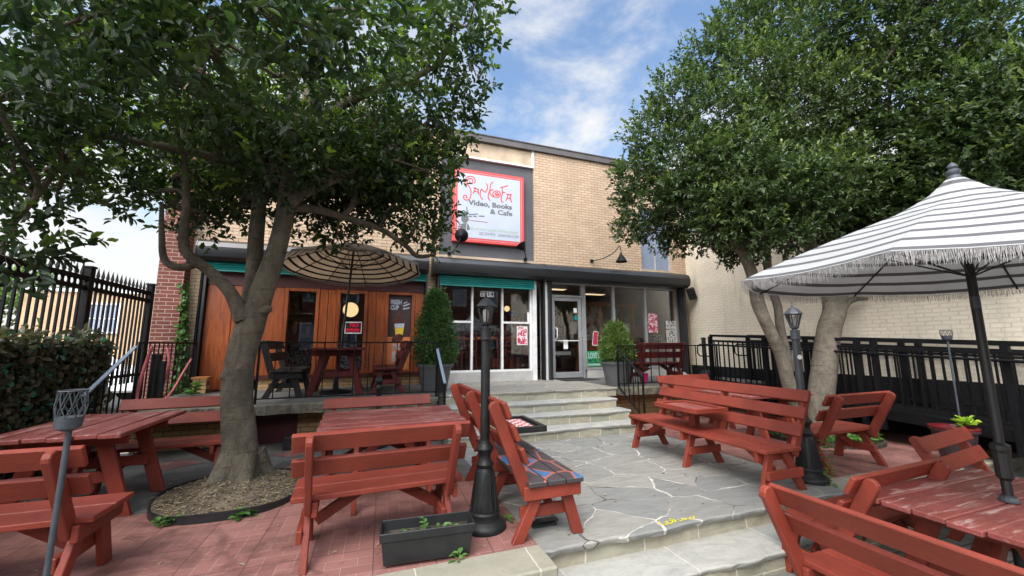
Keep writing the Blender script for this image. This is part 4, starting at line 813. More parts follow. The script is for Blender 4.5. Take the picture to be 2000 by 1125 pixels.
MB().lathe([(.028, 1.00), (.042, 1.02), (.044, 1.18), (.050, 1.2), (.050, 1.23), (.028, 1.245)], 14, (4.12, 1.52, -.48)).build('pole_collar', 'dark_pole', None)
o = bpy.data.objects['pole_collar']; u1 = [x for x in col.objects if x.get('label', '').startswith('large white and grey')][0]
o.parent = u1; o.location = (-4.12, -1.52, .03)
MB().lathe([(.0262, 0), (.0272, 0), (.0272, .085), (.0262, .085)], 14).build('grey_tape', 'lamp_grey', u1); bpy.data.objects['grey_tape'].location = (0, 0, 1.72)
MB().lathe([(.05, 0), (.05, .012), (.036, .03), (.036, .04)], 14).build('table_bush', 'lamp_grey', u1); bpy.data.objects['table_bush'].location = (0, 0, .414)
umbrella('faded tan and brown striped parasol over the deck table, seen from below', (-.48, 7.69, .64), .03, 2.17, 2.74, 1.17, 'canopy_old', tilt=(0, R(-5.5)), n=10, fringe=True, rz=R(8), lean=(.20, -.36), pole_r=.019, fl=.05, cap=False)
ub = MB(); ub.lathe([(.26, 0), (.26, .03), (.20, .05), (.05, .07), (.035, .25), (.026, .27)], 24); ub.build('base', 'iron', [x for x in col.objects if x.get('label', '').startswith('faded tan and brown')][0], smooth=35).location = (0, 0, .002)
bp = thing('bollard_post', 'short black post with a round ball top rising behind the middle table', 'post', (.20, 6.34, 0))
MB().lathe([(.15, 0), (.15, .03), (.11, .06), (.08, .3), (.055, .42), (.06, .45), (.045, .47), (.036, .5), (.036, .80), (.05, .82), (.05, .84), (.034, .86), (.03, .885)], 20).build('shaft', 'iron_matte', bp, smooth=35)
MB().lathe([(.02, .88)] + [(.058 * math.sin(a), .945 - .058 * math.cos(a)) for a in np.linspace(.4, 3.1, 12)], 18).build('ball', 'iron_matte', bp, smooth=60)
pb = thing('bare_lamp_post', 'black fluted lamp post base with a bare pole at the end of the right deck', 'lamp post', (7.36, 7.18, .64))
MB().lathe([(.20, 0), (.20, .04), (.17, .07), (.15, .10), (.15, .13), (.10, .20), (.06, .24)], 22).build('base', 'iron_matte', pb, smooth=35); MB().lathe([(.048, .24), (.045, .94), (.06, .95), (.06, .97), (.0, .99)], 18).build('pole', 'iron_matte', pb, smooth=35)
# ------------------------------------------------------------------ pots, planters, shrubs
def shrub(nm, label, c, pot_r, pot_h, z1, rmax, mat, n, taper=1.5):
    t = thing(nm, label, 'potted shrub', c, 0, 'potted evergreen shrubs by the shop front'); H = z1 - pot_h
    mb = MB(); mb.lathe([(pot_r * .70, 0), (pot_r * .95, pot_h * .90), (pot_r * 1.06, pot_h * .905), (pot_r * 1.08, pot_h), (pot_r * .95, pot_h), (pot_r * .92, pot_h * .93), (.01, pot_h * .92)], 28); mb.build('pot', 'planter_grey', t, smooth=35)
    MB().tube([(0, 0, pot_h * .9), (.01, 0, pot_h + H * .35), (0, .01, pot_h + H * .9)], [.028, .02, .006], 8).build('stem', 'bark', t)
    P, D, N, Y = [], [], [], []
    f = RNG.random(n) ** 1.15; a = RNG.random(n) * 6.283; prof = np.where(f < .22, .72 + .28 * f / .22, ((1 - f) / .78) ** .62) * (1 + .11 * np.sin(a * 3 + f * 9) + .12 * np.sin(a * 6 - f * 23))
    r = rmax * prof * (.55 + .50 * RNG.random(n) ** .5); b = np.stack([r * np.cos(a), r * np.sin(a), pot_h * .96 + H * (f * .97)], 1); yg = RNG.random(n) * (RNG.random(n) < .35)
    rad = np.stack([np.cos(a), np.sin(a), 0 * a], 1)
    for k in range(7):
        dd = rad * .6 + np.array([0, 0, .42]) + unit(n) * .75; P.append(b + unit(n) * .014 + dd * .017 * k); D.append(dd); N.append(rad + unit(n) * .8); Y.append(yg)
    for _ in range(26):      # stray shoots
        f_ = random.random() ** .8 * .92; a_s = random.random() * 6.28; pr_ = .72 + .28 * f_ / .22 if f_ < .22 else ((1 - f_) / .78) ** .62; q = np.array([rmax * pr_ * math.cos(a_s), rmax * pr_ * math.sin(a_s), pot_h + H * f_]); dr = np.array([math.cos(a_s) * .5, math.sin(a_s) * .5, .8]); L_s = random.uniform(.05, .13)
        m_ = 14; P.append(q + dr * L_s * np.linspace(0, 1, m_)[:, None]); D.append(dr + unit(m_) * .7); N.append(unit(m_)); Y.append(np.full(m_, .5))
    leaves('foliage', np.concatenate(P), np.concatenate(D), np.concatenate(N), .050 * (.5 + .9 * RNG.random(sum(map(len, P)))), .030, np.concatenate(Y), mat, t, simple=True)
    return t
shrub('potted_shrub', 'tall dark green conical evergreen in a large grey pot left of the bar window', (1.17, 7.30, .641), .31, .49, 1.83, .305, 'arbor', 1800)
shrub('potted_shrub', 'shorter yellow-green rounded evergreen in a grey pot right of the shop door', (4.84, 7.02, .641), .31, .48, 1.25, .275, 'arbor2', 1150)
pl = thing('planter_box', 'long black plastic planter box with a few seedlings, beside the lamp post base', 'planter', (.46, 3.02, .022), R(-4)); L_, W_, H_ = .31, .105, .21
mb = MB(); v = []
for (l, w_, z) in ((L_ * .93, W_ * .82, 0), (L_ * .985, W_ * .95, H_ * .72), (L_ * 1.02, W_ * 1.04, H_ * .725), (L_ * 1.035, W_ * 1.07, H_ * .99), (L_ * .99, W_ * .97, H_), (L_ * .97, W_ * .93, H_ * .7), (L_ * .96, W_ * .92, H_ * .66)): v += [(-l, -w_, z), (l, -w_, z), (l, w_, z), (-l, w_, z)]
fs = [(3, 2, 1, 0)]
for i in range(6):
    for j in range(4): fs.append((i * 4 + j, i * 4 + (j + 1) % 4, i * 4 + 4 + (j + 1) % 4, i * 4 + 4 + j))
mb.add(v, fs); mb.build('box', 'planter_black', pl, bevel=.003); MB().box(-L_ * .955, L_ * .955, -W_ * .91, W_ * .91, H_ * .60, H_ * .68).build('soil', 'soil', pl)
def sprig(nm, spots, mat, parent, size=.05, up=.5, per=7, h=.06):
    P, D, N, L = [], [], [], []
    for x, y, z in spots:
        for k in range(per):
            a = random.random() * 6.28; e = random.random(); P.append((x + .01 * math.cos(a), y + .01 * math.sin(a), z + h * e)); D.append((math.cos(a), math.sin(a), up * (random.random() + .1))); N.append((random.uniform(-.3, .3), random.uniform(-.3, .3), 1)); L.append(size * random.uniform(.6, 1.3))
    L = np.array(L); return leaves(nm, np.array(P), np.array(D), np.array(N), L, L * .62, RNG.random(len(P)) * .7, mat, parent)
[sprig('seedling', q, 'weed', pl, .045, .6, 5, .05) for q in ([(-.02, 0, .15), (-.015, .005, .18)], [(.10, .02, .14)], [(-.14, .01, .13)], [(.18, 0, .13)])]
rpot = thing('round_pot', 'red glazed round pot with bright yellow-green vine leaves by the ramp', 'pot', (6.86, 2.90, 0))
MB().lathe([(.20, 0), (.25, .2), (.30, .40), (.33, .405), (.33, .45), (.29, .45), (.28, .40), (.01, .39)], 28).build('pot', 'pot_side', rpot, smooth=35)
MB().lathe([(.331, .43), (.334, .452), (.285, .454), (.275, .405)], 28).build('glazed_rim', 'red_pot', rpot, smooth=50); MB().lathe([(.27, .40), (.0, .405)], 24).build('soil', 'soil', rpot); rpot.scale = (.68, .68, 1)
sprig('vine_leaves', [(.16 + .14 * random.random(), -.20 + .26 * random.random(), .44 + .06 * random.random()) for _ in range(9)], 'bright_leaf', rpot, .10, .5, 6, .05)
pk = thing('small_pot', 'magenta plant pot with a dry spiky plant under the maroon deck bench', 'pot', (5.72, 7.30, .641)); MB().lathe([(.07, 0), (.10, .19), (.105, .2), (.09, .2), (.01, .18)], 18).build('pot', 'pink', pk, smooth=35)
sprig('leaves', [(0, 0, .2), (.03, .02, .22), (-.03, 0, .22)], 'dry', pk, .20, 1.6, 9, .04)
tag(MB().box(-.11, .11, -.09, .09, 0, .035).box(-.09, .09, -.07, .07, .036, .05).build('stepping_block', 'paper', None), 'pale paper tray on a low block beside the bare lamp base', 'tray').location = (6.62, 7.2, .80)
tag(MB().box(-.16, .16, -.12, .12, 0, .16).build('wooden_crate', 'stucco', None, bevel=.006), 'low tan block under the pale tray on the right deck', 'block').location = (6.62, 7.2, .642)
bx = thing('storage_box', 'small tan box with a wooden lid beside the wood front', 'box', (-2.70, 8.52, .641)); MB().box(-.10, .10, -.09, .09, 0, .25).build('body', 'base_brick', bx); MB().box(-.12, .12, -.11, .11, .251, .285).build('lid', 'oak', bx)
tbx = thing('tool_case', 'small black plastic case on the ground below the deck wall', 'case', (-.88, 6.66, 0)); MB().box(-.17, .17, -.11, .11, 0, .10).box(-.175, .175, -.115, .115, .101, .125).build('body', 'planter_black', tbx, bevel=.012); MB().box(-.165, .165, -.105, .105, .126, .18).build('lid', 'planter_black', tbx, bevel=.012); MB().tube([(-.05, -.115, .14), (-.05, -.14, .15), (.05, -.14, .15), (.05, -.115, .14)], .008, 6).build('handle', 'planter_black', tbx)
ho = MB()
for k in range(6): ho.tube([(.22 * math.cos(a) * (1 - .06 * k), .20 * math.sin(a) * (1 - .06 * k), .02 + .024 * k) for a in np.linspace(0, 6.283, 28)], .014, 6, False)
tag(ho.build('cable_coil', 'hose', None, smooth=50), 'coil of dark cable on the paving under the middle table', 'cable').location = (.16, 6.40, .0)
md = thing('cellar_hatch', 'small maroon hatch door in the brick wall under the deck', 'hatch', (-1.24, 7.1, .0)); MB().box(-.24, .24, 0, .015, 0, .49).build('panel', 'maroon', md); MB().box(-.28, -.245, -.01, .015, 0, .49).build('jamb', 'maroon', md); MB().box(.245, .28, -.01, .015, 0, .49).build('jamb', 'maroon', md)
for i, (pts, lb_) in enumerate((([(-2.80, 6.9, 1.46), (-2.83, 6.85, 1.2), (-2.84, 6.78, .9), (-2.82, 6.72, .66)], 'pink hose hanging at the corner post of the left railing'), ([(-2.76, 7.25, 1.44), (-2.70, 7.2, 1.2), (-2.72, 7.15, .9), (-2.74, 7.05, .66)], 'thick pink hose looped behind the left railing'), ([(-2.74, 8.1, 1.25), (-2.78, 7.9, 1.0), (-2.76, 7.6, .8), (-2.72, 7.2, .66)], 'pale pink hose leaning diagonally behind the left railing'))):
    tag(MB().tube(smooth_path(pts, 5), .021 - .003 * i, 8).build('garden_hose', 'pink_pipe', None, smooth=50), lb_, 'hose', 'pink hoses behind the left railing')
tag(MB().tube([(-2.78, 7.02, .65), (-2.78, 7.02, 1.35)], .06, 12).tube([(-2.70, 7.0, .65), (-2.70, 7.0, 1.25)], .05, 12).build('rolled_screen', 'planter_black', None, smooth=40), 'rolled black sheeting standing behind the left railing', 'sheeting')
tag(MB().box(-.45, .45, -.25, .25, 0, .012).build('door_mat', 'rubber_mat', None), 'black doormat in front of the glass shop door', 'doormat').location = (4.72, 8.42, .641)
# weeds and ground cover
gb = thing('planting_bed', 'low green ground cover in a bed around the three pale trunks', 'planting bed', (6.85, 4.50, 0))
MB().lathe([(.80, 0), (.80, .05), (.76, .05), (.74, .02), (.0, .03)], 30).build('soil', 'soil', gb)
n = 1500; a = RNG.random(n) * 6.283; r = .74 * RNG.random(n) ** .5; P = np.stack([r * np.cos(a), r * np.sin(a), .03 + .10 * RNG.random(n)], 1); d = unit(n); d[:, 2] = np.abs(d[:, 2]) * .6
leaves('ground_cover', P, d, unit(n) * .5 + np.array([0, 0, 1]), .06 * (.6 + .8 * RNG.random(n)), .04, RNG.random(n) * .8, 'weed', gb, kind='stuff')
def weed(label, spots, size, per, loc, up=.5, h=.05):
    o = sprig('weed', spots, 'weed', None, size, up, per, h); o.location = loc; tag(o, label, 'weed', 'weeds growing from paving joints')
weed('small green weed at the front of the tree ring', [(0, 0, 0), (.04, .02, 0), (-.03, .01, .01)], .06, 7, (-1.50, 4.24, .0))
weed('flat green weed at the right front of the tree ring', [(0, 0, 0), (.04, .02, 0), (.08, .04, 0), (.02, .01, 0)], .075, 7, (-.98, 4.21, .0))
weed('leafy weed climbing beside the base of the grey-blue lamp post', [(.02 * random.random(), .02 * random.random(), .06 * i) for i in range(8)], .055, 5, (4.62, 2.96, .0), .3)
weed('tiny weed between the planter box and the border stone', [(0, 0, 0), (.02, -.005, 0)], .05, 5, (.64, 2.86, .022))
weed('small weed beside the base of the tall black lamp post', [(0, 0, 0)], .05, 5, (1.17, 3.34, .0))
weed('leafy plant on the deck by the downpipe', [(.06 * random.random(), .06 * random.random(), .05 * i) for i in range(4)], .11, 6, (-2.72, 8.1, .641))
iv = thing('climbing_ivy', 'green ivy climbing the corner of the red brick pier', 'ivy', (-3.13, 8.60, .64)); n = 330; z = RNG.random(n) ** 1.3 * 1.95
P = np.stack([-.02 + .20 * (1 - z / 2.1) * RNG.random(n), -.06 + .2 * RNG.random(n), z], 1); d = unit(n); d[:, 1] -= .7; d[:, 2] -= .3
leaves('leaves', P, d, unit(n) + np.array([.3, -1.2, .3]), .085, .07, RNG.random(n) * .8, 'weed', iv)
tag((lambda mb: [ribbon(mb, smooth_path([(2.36 + dx * .78, y - .09, .004) for dx, y in p], 3), .010, (0, 0, 1), .001) for p in (((.0, 3.0), (-.02, 2.95), (.04, 2.93), (.05, 2.97)), ((.08, 2.98), (.07, 2.93), (.13, 2.95), (.12, 2.99)), ((.16, 3.01), (.15, 2.94), (.19, 2.97)), ((.14, 2.985), (.2, 2.985)), ((.22, 2.97), (.23, 2.94), (.27, 2.96), (.28, 2.98), (.29, 2.94), (.33, 2.97), (.35, 2.94), (.39, 2.97), (.41, 2.94), (.45, 2.98)))] and mb)(MB()).build('painted_scribble', 'yellow_paint', None), 'yellow paint scribble on a grey flagstone near the front step', 'paint mark')
tag(MB().box(-.12, .10, -.05, .06, 0, .015).box(-.06, .13, -.02, .05, .016, .03).build('flat_debris', 'planter_black', None, bevel=.004), 'flat piece of dark debris under the black painted bench', 'debris').location = (1.44, 3.2, .002)
n = 170; P = np.stack([-3 + 10.5 * RNG.random(n), 2.95 + 3.4 * RNG.random(n) ** 1.2, .006 + 0 * RNG.random(n)], 1); d = unit(n); d[:, 2] *= .12
fl_ = leaves('fallen_leaves', P, d, unit(n) * .25 + np.array([0, 0, 1]), .05 * (.4 + .8 * RNG.random(n)), .022, RNG.random(n), 'dry', None); tag(fl_, 'scattered fallen leaves and bits on the terrace paving', 'fallen leaves', kind='stuff')
# ------------------------------------------------------------------ sign and lettering
SY = FY - .02
sg = thing('shop_sign', 'square white shop sign with coral red border and lettering on the dark panel', 'sign', (2.62, SY, 4.735))
def sp(zx, zy): p = at(860 + zx / 6.25, 320 + zy / 6.25, SY - .034); return (p[0] - 2.62, -.034, p[2] - 4.735)
MB().box(-.89, .89, -.03, .08, -.89, .89).build('border', 's_red', sg, bevel=.004); MB().box(-.785, .785, -.0335, -.0302, -.785, .785).build('white_field', 's_white', sg)
mb = MB()
for a, b, c, d in ((-.83, .83, .822, .828), (-.83, .83, -.828, -.822)): mb.box(a, b, -.032, -.0302, c, d)
for a, b, c, d in ((-.83, -.824, -.8215, .8215), (.824, .83, -.8215, .8215)): mb.box(a, b, -.032, -.0302, c, d)
mb.build('border_line', 's_white', sg)
mb = MB()
for p in ([(330, 250), (362, 295), (374, 350), (360, 420), (322, 443), (284, 420), (290, 385), (318, 385), (325, 408), (308, 412)], [(415, 240), (425, 195), (392, 157), (342, 155), (308, 195), (303, 240), (325, 255)], [(335, 238), (328, 205), (350, 182), (385, 185), (400, 215), (380, 236), (358, 225), (362, 208)],
          [(400, 362), (415, 325), (430, 290)], [(403, 290), (440, 302), (472, 316)], [(462, 312), (462, 345), (468, 375)], [(414, 335), (440, 342), (464, 344)], [(520, 438), (490, 400), (487, 350), (500, 305)], [(500, 305), (525, 330), (550, 350)], [(550, 350), (575, 300), (574, 262), (553, 238)],
          [(645, 222), (615, 250), (606, 310), (590, 365), (584, 415), (608, 450)], [(606, 328), (628, 318), (645, 318)], [(600, 340), (618, 378), (652, 405)], [(688 + 46 * math.cos(a), 370 + 40 * math.sin(a)) for a in np.linspace(0, 6.3, 14)], [(690 + (26 - 2.2 * a) * math.cos(a), 366 + (24 - 2.0 * a) * math.sin(a)) for a in np.linspace(0, 9, 16)],
          [(732, 290), (780, 280), (826, 266)], [(752, 290), (760, 350), (744, 410), (748, 460), (772, 466)], [(755, 352), (776, 348), (796, 352)], [(800, 455), (815, 415), (826, 375)], [(806, 370), (838, 374), (872, 376)], [(862, 376), (854, 420), (870, 472)], [(815, 416), (838, 422), (860, 422)]):
    ribbon(mb, smooth_path([sp(*q) for q in p], 4), .026, (0, -1, 0), .003)
mb.build('brush_lettering', 's_red', sg)
def stxt(s, zx, zy, size, mat, xs=1, bold=0, al='LEFT'):
    p = sp(zx, zy); text('lettering', s, size, mat, sg, p, xs=xs, bold=bold, align=al)
def wtxt(s, xl, xr, zy, size, mat, bold, q):
    A_, B_ = sp(q[0], q[2]), sp(q[1], q[2]); text('lettering', s, size, mat, sg, (A_[0], A_[1], B_[2]), bold=bold, width=B_[0] - A_[0])
wtxt('Video, Books', 345, 880, 500, .17, 's_grey', .007, (345, 880, 560)); wtxt('& Cafe', 608, 880, 610, .17, 's_grey', .005, (608, 880, 640))
stxt('By and about people of African descent.', 955, 858, .105, 's_green', .70, .0, 'RIGHT'); stxt('202.234.4755   SANKOFA.COM', 958, 912, .105, 's_grey', .72, 0, 'RIGHT')
mb = MB(); hd = [(300 + 46 * math.cos(a), 668 + 54 * math.sin(a)) for a in np.linspace(0, 6.283, 20)[:-1]]
def flat(mb, pts):
    q = [sp(*p) for p in pts]; k = len(q); mb.add([(x, -.034, z) for x, y, z in q] + [(x, -.036, z) for x, y, z in q], [tuple(range(k)), tuple(range(2 * k - 1, k - 1, -1))] + [(i, (i + 1) % k, k + (i + 1) % k, k + i) for i in range(k)])
flat(mb, hd)
for p in ([(268, 728), (318, 722), (310, 815), (238, 808)], [(326, 722), (345, 745), (366, 800), (322, 812)]): flat(mb, p)
for p in ([(225, 728), (238, 742), (265, 740)], [(215, 755), (232, 768), (262, 758)], [(212, 785), (235, 790), (255, 780)], [(270, 605), (275, 575), (290, 570), (300, 600)], [(322, 525), (326, 560), (330, 600)], [(300, 600), (312, 585), (330, 605), (350, 598)], [(350, 618), (400, 618), (458, 612)]): ribbon(mb, smooth_path([sp(*q) for q in p], 3), .026, (0, -1, 0), .002)
mb.build('figure_emblem', 's_grey', sg)
mb = MB(); ribbon(mb, [sp(345, 640), sp(385, 642)], .028); ribbon(mb, [sp(400, 640), sp(445, 642)], .028); ribbon(mb, [sp(470, 638), sp(540, 640)], .028); mb.build('flute_mark', 's_grey', sg)
mb = MB(); ribbon(mb, [sp(345, 686), sp(578, 716)], .012); mb.build('stripe_mark', 's_line', sg)
def goose(label, base, pts, shade_c, shade_dir, r=.13, h=.17):
    t = thing('gooseneck_lamp', label, 'wall lamp', base, 0, 'black gooseneck lamps on the shop wall'); b = Vector(base)
    MB().tube([Vector((0, 0, 0)), Vector((0, -.03, 0))], .045, 14).build('wall_plate', 'iron', t); MB().tube([Vector(p) - b for p in smooth_path(pts, 5)], .011, 8).build('arm', 'iron', t, smooth=50)
    mb = MB(); mb.lathe([(.02, .0), (.03, -.02), (.03, -.05), (.045, -.06), (r, -h), (r * .97, -h), (.04, -.07), (.0, -.065)], 22); s = mb.build('shade', 'iron', t, smooth=40)
    s.location = Vector(shade_c) - b; s.rotation_euler = (-Vector(shade_dir)).to_track_quat('Z', 'Y').to_euler(); return t
goose('black gooseneck lamp at the lower left corner of the sign', (1.66, 8.72, 3.52), [(1.66, 8.70, 3.52), (1.68, 8.3, 3.50), (1.74, 8.14, 3.62), (1.79, 8.16, 3.76)], (1.79, 8.13, 3.78), (.25, .75, .35), .15, .16)
goose('black gooseneck lamp at the lower right corner of the sign', (3.52, 8.72, 3.52), [(3.52, 8.70, 3.52), (3.42, 8.4, 3.47), (3.34, 8.28, 3.55), (3.32, 8.26, 3.66)], (3.33, 8.24, 3.60), (-.45, .35, .8), .13, .19)
goose('black gooseneck lamp on the brick wall above the right shutter box', (5.42, 8.79, 3.63), [(5.42, 8.77, 3.63), (5.66, 8.6, 3.68), (5.88, 8.42, 3.82), (5.99, 8.36, 3.98), (6.03, 8.35, 3.86), (6.03, 8.35, 3.78)], (6.03, 8.35, 3.80), (0, 0, -1), .15, .24)
spk = thing('wall_speaker', 'black loudspeaker tilted on the wall at the right end of the shutter box', 'speaker', (8.40, 8.50, 2.86)); spk.rotation_euler = (R(14), R(-16), R(-38))
MB().box(-.10, .10, -.09, .09, -.16, .16).build('cabinet', 'planter_black', spk, bevel=.012); MB().lathe([(.07, 0), (.065, .012), (.03, .004), (.0, .008)], 18).build('cone', 'iron_matte', spk, smooth=40); bpy.data.objects['cone'].rotation_euler = (R(90), 0, 0); bpy.data.objects['cone'].location = (0, -.091, -.05)
# notices fixed to the glass
G = FY - .0
def notice(nm, label, x0, x1, z0, z1, mat, y=FY + .012, border=None, cat='poster', grp=None, th=.004):
    t = thing(nm, label, cat, ((x0 + x1) / 2, y, (z0 + z1) / 2), 0, grp); w, h = (x1 - x0) / 2, (z1 - z0) / 2
    if border: MB().box(-w, w, 0, th, -h, h).build('sheet', border, t); MB().box(-w * .88, w * .88, -.002, -.0005, -h * .92, h * .92).build('print', mat, t)
    else: MB().box(-w, w, 0, th, -h, h).build('sheet', mat, t)
    return t
p0 = at(940, 574, 8.8); hn = thing('house_number', 'white house number tiles above the bar window centre', 'house number', (2.58, FY - .012, p0[2]), 0)
for i, c in enumerate('2714'):
    x = (i - 1.5) * .082; MB().box(x - .038, x + .038, -.004, .0, -.065, .065).build('tile', 'white_plastic', hn); text('digit', c, .125, 'black_ink', hn, (x - .034, -.0055, -.043), bold=.004)
bl = thing('window_lettering', 'white block lettering on the far right shop window', 'lettering', (7.72, FY - .002, 1.72))
for i, (s, h_) in enumerate((('BLACK', .125), ('FATHERS', .09), ('MATTER', .09), ('BLACK', .105), ('LIVES', .125), ('MATTER', .095))):
    text('line', s, h_ * 1.34, 'white_plastic', bl, (0, 0, .27 - i * .108), bold=.004, width=.36)
gs = notice('green_notice', 'green LOVE & PROTECT notice at the foot of the window right of the door', 5.20, 5.62, .92, 1.30, 'green_sign', y=FY + .005, cat='notice')
for s, z, h_, m_, w_ in (('LOVE&', .015, .20, 's_white', .34), ('PROTECT', -.10, .125, 'black_ink', .34)):
    text('line', s, h_, m_, gs, (-.17, -.0015, z), bold=.004, width=w_)
mb = MB(); [mb.box(-.18 + .036 * i, -.152 + .036 * i, -.003, -.0006, -.165, -.125) for i in range(10)]; mb.build('small_print', 's_white', gs)
notice('window_poster', 'crimson poster with white border in the right pane of the bar window', 3.33, 3.60, 1.46, 1.90, 'crim_print', border='paper')
notice('window_poster', 'crimson and white poster near the top of the far right shop window', 7.14, 7.45, 1.78, 2.30, 'crim_print', border='crim_print')
notice('window_poster', 'small tilted red notice with white border in the window beside the door', 5.40, 5.55, 1.44, 1.80, 'crimson', border='paper').rotation_euler = (0, R(8), 0)
notice('price_tag', 'narrow white sticker at the right edge of the bar window', 3.60, 3.655, 2.02, 2.24, 'paper', cat='sticker')
t = notice('door_sticker', 'white square sticker high on the glass door', 4.86, 4.955, 2.26, 2.38, 'paper', cat='sticker', y=FY + .002)
t = thing('door_sticker', 'round teal sticker on the glass door', 'sticker', (4.92, FY + .0, 2.14)); MB().lathe([(0, 0), (.062, 0), (.062, .003), (0, .003)], 20).build('disc', 'teal', t); bpy.data.objects['disc'].rotation_euler = (R(90), 0, 0)
notice('paper_sheet', 'white paper sheet taped low on the glass door', 4.56, 4.68, 1.36, 1.58, 'paper', cat='paper', y=FY + .004)
cp = thing('coffee_poster', 'tall brown and orange coffee cup poster in the rightmost wooden window', 'poster', (.635, FY + .025, 1.74))
MB().box(-.235, .235, 0, .006, -.10, .79).build('brown_field', 'p_brown', cp); MB().box(-.235, .235, 0, .006, -.785, -.101).build('orange_field', 'p_orange', cp)
text('headline', 'FRESH', .135, 's_white', cp, (-.20, -.002, .60), bold=.006, xs=.62); text('headline', 'CUP', .125, 's_white', cp, (-.20, -.002, .485), bold=.006, xs=.72)
mb = MB(); ribbon(mb, [(.06, -.001, .56), (.20, -.001, .62)], .03); ribbon(mb, [(.07, -.001, .62), (.15, -.001, .66)], .025); ribbon(mb, [(.06, -.001, .50), (.20, -.001, .53)], .028); mb.build('white_strokes', 's_white', cp)
text('headline', 'MIX', .16, 's_white', cp, (-.12, -.002, -.36), bold=.006, xs=.6); mb = MB(); ribbon(mb, [(-.10, -.001, -.40), (-.10, -.001, -.62)], .06); mb.build('white_strokes', 's_white', cp)
mb = MB(); mb.prism([(-.105, .18), (.105, .19), (.075, -.06), (-.075, -.08)], -.006, -.0005, 'xz'); mb.build('paper_cup', 's_white', cp); mb = MB(); mb.prism([(-.092, .09), (.092, .10), (.075, -.06), (-.075, -.08)], -.008, -.0065, 'xz'); mb.build('cup_gradient', 'p_yellow', cp)
for (x, z, a, b, ro) in ((-.03, -.13, .125, .085, .45), (-.02, .36, .075, .05, .9), (-.07, .24, .09, .05, .3), (.04, .24, .06, .04, .8)):
    mb = MB(); E_ = [(x + a * math.cos(t) * math.cos(ro) - b * math.sin(t) * math.sin(ro), z + a * math.cos(t) * math.sin(ro) + b * math.sin(t) * math.cos(ro)) for t in np.linspace(0, 6.283, 19)[:-1]]; mb.prism(E_, -.010, -.0085, 'xz'); o = mb.build('coffee_bean', 'p_bean', cp)
    mb = MB(); ribbon(mb, smooth_path([(x + a * .95 * u * math.cos(ro) - .018 * math.sin(3 * u), -.0101, z + a * .95 * u * math.sin(ro)) for u in (-1, -.4, .3, 1)], 3), .016); mb.build('crease', 'black_ink', o)
mb = MB(); mb.prism([(.06, -.72), (.15, -.50), (.16, -.72)], -.003, -.0005, 'xz'); mb.build('yellow_wedge', 'p_yellow', cp)
ns = thing('led_notice', 'small red lit notice in a white frame hanging in the middle wooden window', 'notice', at(690, 640, FY + .01)); ns.location.y = FY + .01
mb = MB(); mb.box(-.165, .165, 0, .02, .10, .122).box(-.165, .165, 0, .02, -.122, -.10).box(-.165, -.147, 0, .02, -.0995, .0995).box(.147, .165, 0, .02, -.0995, .0995); mb.build('frame', 'white_paint', ns)
MB().box(-.147, .147, .010, .016, -.0995, .0995).build('backing', 'black_ink', ns); text('line', 'NO', .11, 'neon', ns, (-.07, .006, .015), bold=.004); mb = MB(); [mb.box(-.13 + .043 * i, -.096 + .043 * i, .006, .009, -.078, -.012 - .012 * (i % 2)) for i in range(6)]; mb.build('lit_strokes', 'neon', ns)
# ------------------------------------------------------------------ things inside the shop
gl = lambda nm, label, p, r: tag((lambda mb: (mb.lathe([(.0, -r)] + [(r * math.sin(a), -r * math.cos(a)) for a in np.linspace(.2, 2.95, 10)] + [(.0, r)], 18), mb)[1])(MB()).build(nm, 'globe', None, smooth=80), label, 'lamp', 'lit globe lamps inside the shop')
o = gl('globe_lamp', 'large lit globe lamp behind the middle wooden window', None, .175); o.location = at(685, 605, 10.2)
o = gl('globe_lamp', 'small lit globe lamp behind the right pane of the bar window', None, .085); o.location = at(990, 603, 11.0)
for i, (x_, y_) in enumerate(((5.35, 10.9), (7.2, 11.6))):
    cl_ = thing('ceiling_fill_light', ('warm lit ceiling light just behind the shop door', 'added warm ceiling light brightening the right end of the shop interior')[i], 'ceiling light', (x_, y_, 3.18), 0, 'lit ceiling lights inside the shop'); MB().box(-.40, .40, -.15, .15, -.02, .06).build('housing', 'white_paint', cl_); MB().box(-.37, .37, -.12, .12, -.03, -.021).build('diffuser', 'ceil_lamp', cl_)  # panels added to brighten the interior; transom glow suggests only the first
bar = thing('window_counter', 'orange wood counter behind the bar window', 'counter', (2.55, 9.62, .6)); MB().box(-1.1, 1.25, -.28, .28, 1.0, 1.06).build('top', 'orange_wood', bar); [MB().box(x - .03, x + .03, -.2, -.14, 0, .999).build('leg', 'dark_shelf', bar) for x in (-1.0, 1.15)]
def stool(label, loc, rz):
    t = thing('bar_chair', label, 'chair', loc, rz, 'red bar chairs at the window counter'); MB().box(-.2, .2, -.2, .2, .68, .72).build('seat', 'dred', t)
    for x in (-.18, .18):
        for y in (-.18, .18): MB().box(x - .018, x + .018, y - .018, y + .018, 0, .679 if y > 0 else 1.16).build('leg', 'dred', t)
    mb = MB(); [mb.box(-.16, .16, -.19, -.17, z, z + .05) for z in (.82, .92, 1.02, 1.11)]; mb.build('backrest', 'dred', t); return t
s0 = stool('dark red ladder-back bar chair behind the right pane of the bar window', (3.12, 9.25, .6), 0); copy_tree(s0, 'dark red ladder-back bar chair behind the left of the lamp post in the bar window', (2.2, 9.22, .6), R(8))
pe = thing('person', 'person in a blue cap, grey top and dark shorts standing at the window counter', 'person', (3.62, 9.75, .6), R(20))
